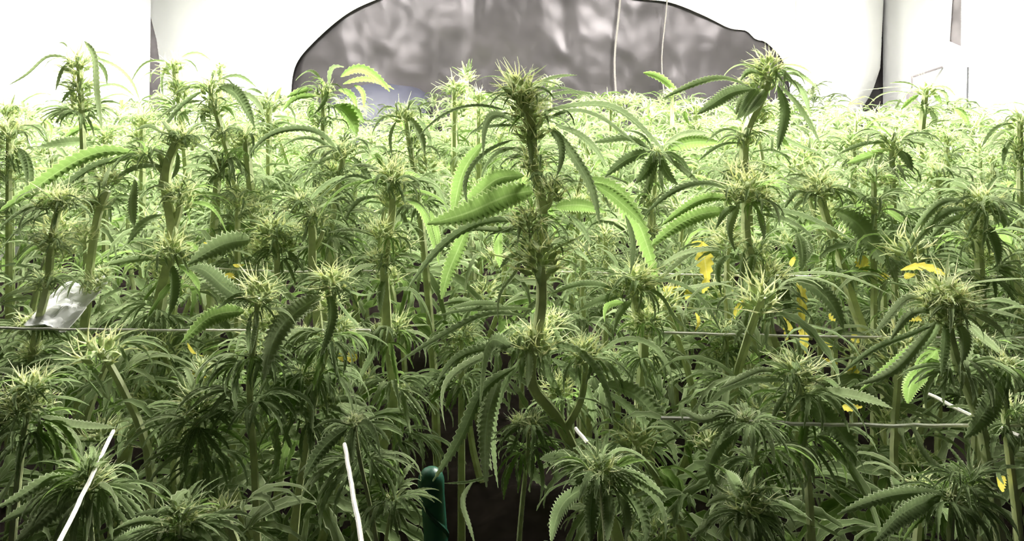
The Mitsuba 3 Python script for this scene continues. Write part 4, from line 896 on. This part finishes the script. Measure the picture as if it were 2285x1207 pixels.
HAND_UV += [(u, v - 150, q) for u, v, q in ((980, 880, .60), (1050, 900, .60), (1110, 900, .60), (1240, 900, .60), (1310, 880, .60), (1370, 900, .60), (1440, 900, .60), (1490, 950, .60), (1860, 930, .48), (1920, 870, .48), (1980, 790, .44), (2050, 760, .44), (1640, 960, .43), (1590, 1020, .43), (2170, 900, .45), (1950, 1080, .41), (640, 780, .56), (450, 690, .54), (340, 700, .78), (200, 700, .72), (860, 850, .72))]
spots += [(-0.42, 0.66), (-0.45, 0.70), (-0.40, 0.62)]   # room for the scrap of film on the net

ZONES = [  # y from, y to, spacing, lod, name, bud, leaf, leaves, buds
    (0.60, 1.02, 0.128, 1, 'front', 0.032, 0.095, 20, 3),
    (1.02, 1.58, 0.130, 2, 'middle', 0.032, 0.100, 21, 3),
    (1.58, 2.25, 0.170, 2, 'rear', 0.034, 0.110, 21, 2),
    (2.25, 3.12, 0.245, 2, 'back', 0.036, 0.130, 22, 2),
]
LAND = [(176, 'the tall spike at the left wall'), (388, 'the spike at the grey corner gap'), (470, 'the top with the big pale blade'), (600, 'the dark spiky top'), (722, 'the bright leafy top'), (905, 'the bud with hanging pale blade'), (1165, 'the central plant'), (1462, 'the flat fan-leaved top'), (1715, 'the tall right top'), (1905, 'the white fold'), (2066, 'the tall slender right top'), (2276, 'the leaning right edge spike'), (20, 'the frosty left edge bud')]
ROWS = {'front': 'front row cannabis plant', 'middle': 'middle row cannabis plant', 'rear': 'rear row cannabis top', 'back': 'farthest row cannabis top'}


def zone_label(zone, x, y):
    u = CX + x / y * FPX
    lu, name = min(LAND, key=lambda q: abs(q[0] - u))
    rel = 'in line with' if abs(u - lu) < 28 else 'just left of' if -75 < u - lu < 0 else 'just right of' if 0 < u - lu < 75 else 'farther left of' if u < lu else 'farther right of'
    return f'{ROWS[zone]} {rel} {name}', f'{ROWS[zone]}s'


for y0, y1, sp, lod, zone, bud, ll, nl, nb in ZONES:
    y = y0
    while y < y1:
        half = min(1.5, 0.74 * y + 0.10)
        x = -half + rnd.uniform(0, sp)
        while x < half:
            x += sp
            xx, yy = x - sp + rnd.uniform(-.3, .3) * sp, y + rnd.uniform(-.3, .3) * sp
            if not blocked(xx, yy, 0.055) and -1.45 < xx < 1.52 and yy < 3.08 and not (yy < 0.95 and -0.14 < xx / yy < 0.10):
                spots.append((xx, yy))
                zt = ZC - 0.135 + 0.034 * yy + rnd.gauss(0, 0.016) - (0.045 if zone == 'front' else 0.014 if zone == 'middle' else 0)
                if yy > 2.2:
                    zt -= 0.012
                if yy > 1.6 and -0.20 < xx / yy < -0.13:
                    zt -= 0.05
                if yy < 1.3:
                    zt = below_hand(xx, yy, zt)
                if zt < SOIL + 0.10:
                    continue
                lab, grp = zone_label(zone, xx, yy)
                filler(xx, yy, zt, lod, lab, grp, bud * rnd.uniform(.85, 1.15), ll, nl, nb)
        y += sp * 0.92

# low growth at the front, in the shade
LOWL = [(190, 'the lit low top at the bottom left'), (402, 'the low top cut by the bottom edge'), (792, 'the near white string'), (1338, 'the large low rosette'), (1668, 'the lit low top at the bottom right'), (2130, 'the grey shaded plant at the bottom right')]
for i in range(46):
    y = rnd.uniform(0.40, 0.78)
    x = rnd.uniform(-0.76, 0.76) * y
    if blocked(x, y, 0.045):
        continue
    gap = -0.24 < x / y < 0.15
    if gap and (y < 0.62 or -0.15 < x / y < 0.09):
        continue
    spots.append((x, y))
    u = CX + x / y * FPX
    lu, name = min(LOWL, key=lambda q: abs(q[0] - u))
    rel = 'left of' if u < lu - 40 else 'right of' if u > lu + 40 else 'behind'
    zt = NET - rnd.uniform(-0.015, 0.075) - 0.05 * gap
    low = below_hand(x, y, zt, 80)
    if y < 0.66 and (low < zt - 0.03 or 1320 < u < 1570):
        continue
    filler(x, y, max(SOIL + .12, low), 1, f'low cannabis shoot {rel} {name}', 'low cannabis shoots at the front', 0.018, 0.082, 15, 1, ('fan', 'droop', 'fan'))

# where two or three share a description, their order from the left tells them apart
same = {}
for k, q in labels.items():
    if k.startswith('cannabis_plant'):
        same.setdefault(q['label'], []).append(k)
for lab, ks in same.items():
    words = {2: ('left one', 'right one'), 3: ('left one', 'middle one', 'right one'), 4: ('leftmost', 'second', 'third', 'rightmost'), 5: ('leftmost', 'second', 'third', 'fourth', 'rightmost'), 6: ('leftmost', 'second', 'third', 'fourth', 'fifth', 'rightmost')}.get(len(ks))
    if words:
        def column(k):
            m = np.array(scene[k + '__stem']['to_world'].matrix)
            return m[0, 3] / m[1, 3]
        for k, w in zip(sorted(ks, key=column), words):
            labels[k]['label'] = f'{lab}, {w}'
# ------------------------------------------------------------------ trellis net, stake, yellow leaves and litter
k = thing('trellis_net', 'white string trellis net stretched level through the plants', 'net')


def string(pts, sag=0.004, r=0.0016):
    p = spline(pts, 40)
    s = np.linspace(0, 1, 40)
    p = p + np.c_[0.0 * s, 0.0 * s, -sag * 4 * s * (1 - s)]
    p += (meshkit.noise(p * 90, 3)[:, None] - 0.5) * 0.0008
    put(k, 'string', mikit.ply(tube(p, r, 6), 'string', smooth=50))


# cross strings, each tied to the stems at its ends
for y, xa, xb, dz in ((0.484, 0.10, 0.36, 0.0), (0.655, -0.62, -0.13, 0.0), (0.655, 0.12, 0.52, 0.0), (0.855, -0.36, -0.16, 0.004), (0.860, 0.06, 0.60, 0.002)):
    string([(xa, y - xa * .03, NET + dz), ((xa + xb) / 2, y - (xa + xb) * .015, NET + dz - .001), (xb, y - xb * .03, NET + dz - .001)], sag=0.002, r=0.0013)
# lengthwise strings, running away to the left
for xa, ya, yb in ((-0.173, 0.20, 0.462), (-0.0255, 0.20, 0.445), (0.0475, 0.447, 0.466), (0.322, 0.455, 0.52)):
    string([(xa, ya, NET), (xa - 0.32 * (yb - ya) / 2, (ya + yb) / 2, NET), (xa - 0.32 * (yb - ya), yb, NET)], sag=0.001, r=0.0013)

k = thing('garden_stake', 'dark green plastic garden stake standing in the dark gap at the bottom', 'stake')
a, b = at(962, 1062, 0.60), at(976, 1240, 0.60)
c = np.array([a, (a + b) / 2, [b[0] + 0.004, b[1], SOIL - .02]])
cc = spline(c, 30)
put(k, 'tube', mikit.ply(tube(cc, 0.0100, 16), 'green_plastic', smooth=40))
s = np.linspace(0, 1, 90)
hel = spline(c, 90) + 0.0094 * np.c_[np.cos(s * 20 + 2.2), np.sin(s * 20 + 2.2), 0 * s]
put(k, 'spiral_rib', mikit.ply(tube(hel, 0.0022, 6), 'dark_green_plastic', smooth=40))
cap = trimesh.creation.capsule(height=0.012, radius=0.0112, count=[16, 12]); cap.apply_translation(a - [0, 0, .010])
put(k, 'cap', mikit.ply(cap, 'green_plastic', smooth=40))

# yellowed leaves hanging in the crop: parts of the plants nearest to them
hand_top = {q: meshkit.WRITTEN[scene[q + '__stem']['filename']][0].mean(0) for q in HAND}
YEL = [([(1568, 540), (1572, 575), (1580, 628)], 44, .88), ([(1578, 620), (1574, 640), (1568, 655)], 22, .88), ([(1545, 540), (1560, 548), (1572, 540)], 26, .92), ([(1660, 668), (1648, 690), (1628, 720)], 18, .84), ([(1552, 698), (1560, 720), (1550, 742)], 10, .8), ([(1780, 622), (1790, 660), (1785, 740)], 26, .82), ([(1790, 720), (1795, 750), (1800, 790)], 26, .84), ([(1928, 570), (1925, 590), (1935, 606)], 34, .9), ([(1765, 578), (1772, 586), (1768, 595)], 24, .92), ([(1840, 760), (1855, 768), (1862, 778)], 24, .85), ([(1905, 740), (1912, 760), (1918, 765)], 22, .9), ([(1825, 800), (1845, 808), (1870, 812)], 18, .8), ([(1895, 815), (1905, 825), (1918, 832)], 24, .8), ([(2010, 603), (2060, 596), (2120, 620)], 22, .7), ([(2020, 610), (2030, 618), (2045, 612)], 20, .72), ([(2020, 712), (2040, 705), (2058, 715)], 28, .62), ([(1960, 612), (1975, 620), (1985, 618)], 22, .9), ([(455, 540), (468, 555), (474, 548)], 24, .92), ([(500, 612), (512, 618), (524, 622)], 24, .92), ([(418, 765), (432, 790), (455, 795)], 16, .72), ([(415, 832), (440, 838), (462, 842)], 16, .7), ([(495, 820), (508, 828), (522, 822)], 26, .74), ([(752, 800), (765, 795), (772, 806)], 26, .74), ([(785, 780), (782, 795), (775, 806)], 18, .74), ([(795, 790), (788, 802), (778, 808)], 16, .74), ([(1480, 640), (1500, 650), (1520, 640)], 26, .9), ([(1880, 905), (1900, 912), (1925, 908)], 22, .62), ([(1540, 640), (1535, 660), (1530, 668)], 20, .9), ([(1850, 700), (1870, 712), (1880, 706)], 24, .88), ([(1750, 700), (1760, 730), (1755, 760)], 26, .84), ([(2240, 1062), (2232, 1080), (2238, 1098)], 26, .5), ([(520, 590), (535, 596), (545, 590)], 20, .95)]
for q, w, d in YEL:
    d -= 0.10 if d > 0.78 else 0.04
    c3 = at(*q[1], d)
    holder = min(HAND, key=lambda h: np.linalg.norm((hand_top[h] - c3) * [1, 1, .5]))
    p3 = [at(a[0], a[1], d + 0.006 * i) for i, a in enumerate(q)]
    L = np.linalg.norm(p3[0] - p3[-1])
    put(holder, 'leaf', shape(blade(p3, w * d / FPX, 6, .35, rnd.uniform(60, 95), 5, np.array([0, -1.0, .1])), 'leaf_y'), label='yellowed leaf')

# crumpled white film caught on the net at the left
k = thing('film_scrap', 'crumpled scrap of white plastic film caught on the net behind the left front stems', 'scrap')


def scrap(u, v):
    c = at(150, 692, 0.72)
    p = np.stack([c[0] + (u - .5) * .046, c[1] + (v - .5) * 0.075, c[2] + 0.008 + (v - .5) * .030 + 0 * u], -1)
    return p + (meshkit.fbm(p * 45, 3, 9) - 0.5)[..., None] * np.array([0.02, 0.03, 0.03])


scene[k] = mikit.ply(sheet(scrap, 24, 24, 0.0012), 'white_film', smooth=False)

k = thing('plastic_tarp', 'grey-blue crumpled plastic tarp low behind the plants at the left foot of the arch', 'tarp')
scene[k] = mikit.ply(tarp(), 'blue_tarp', smooth=True)
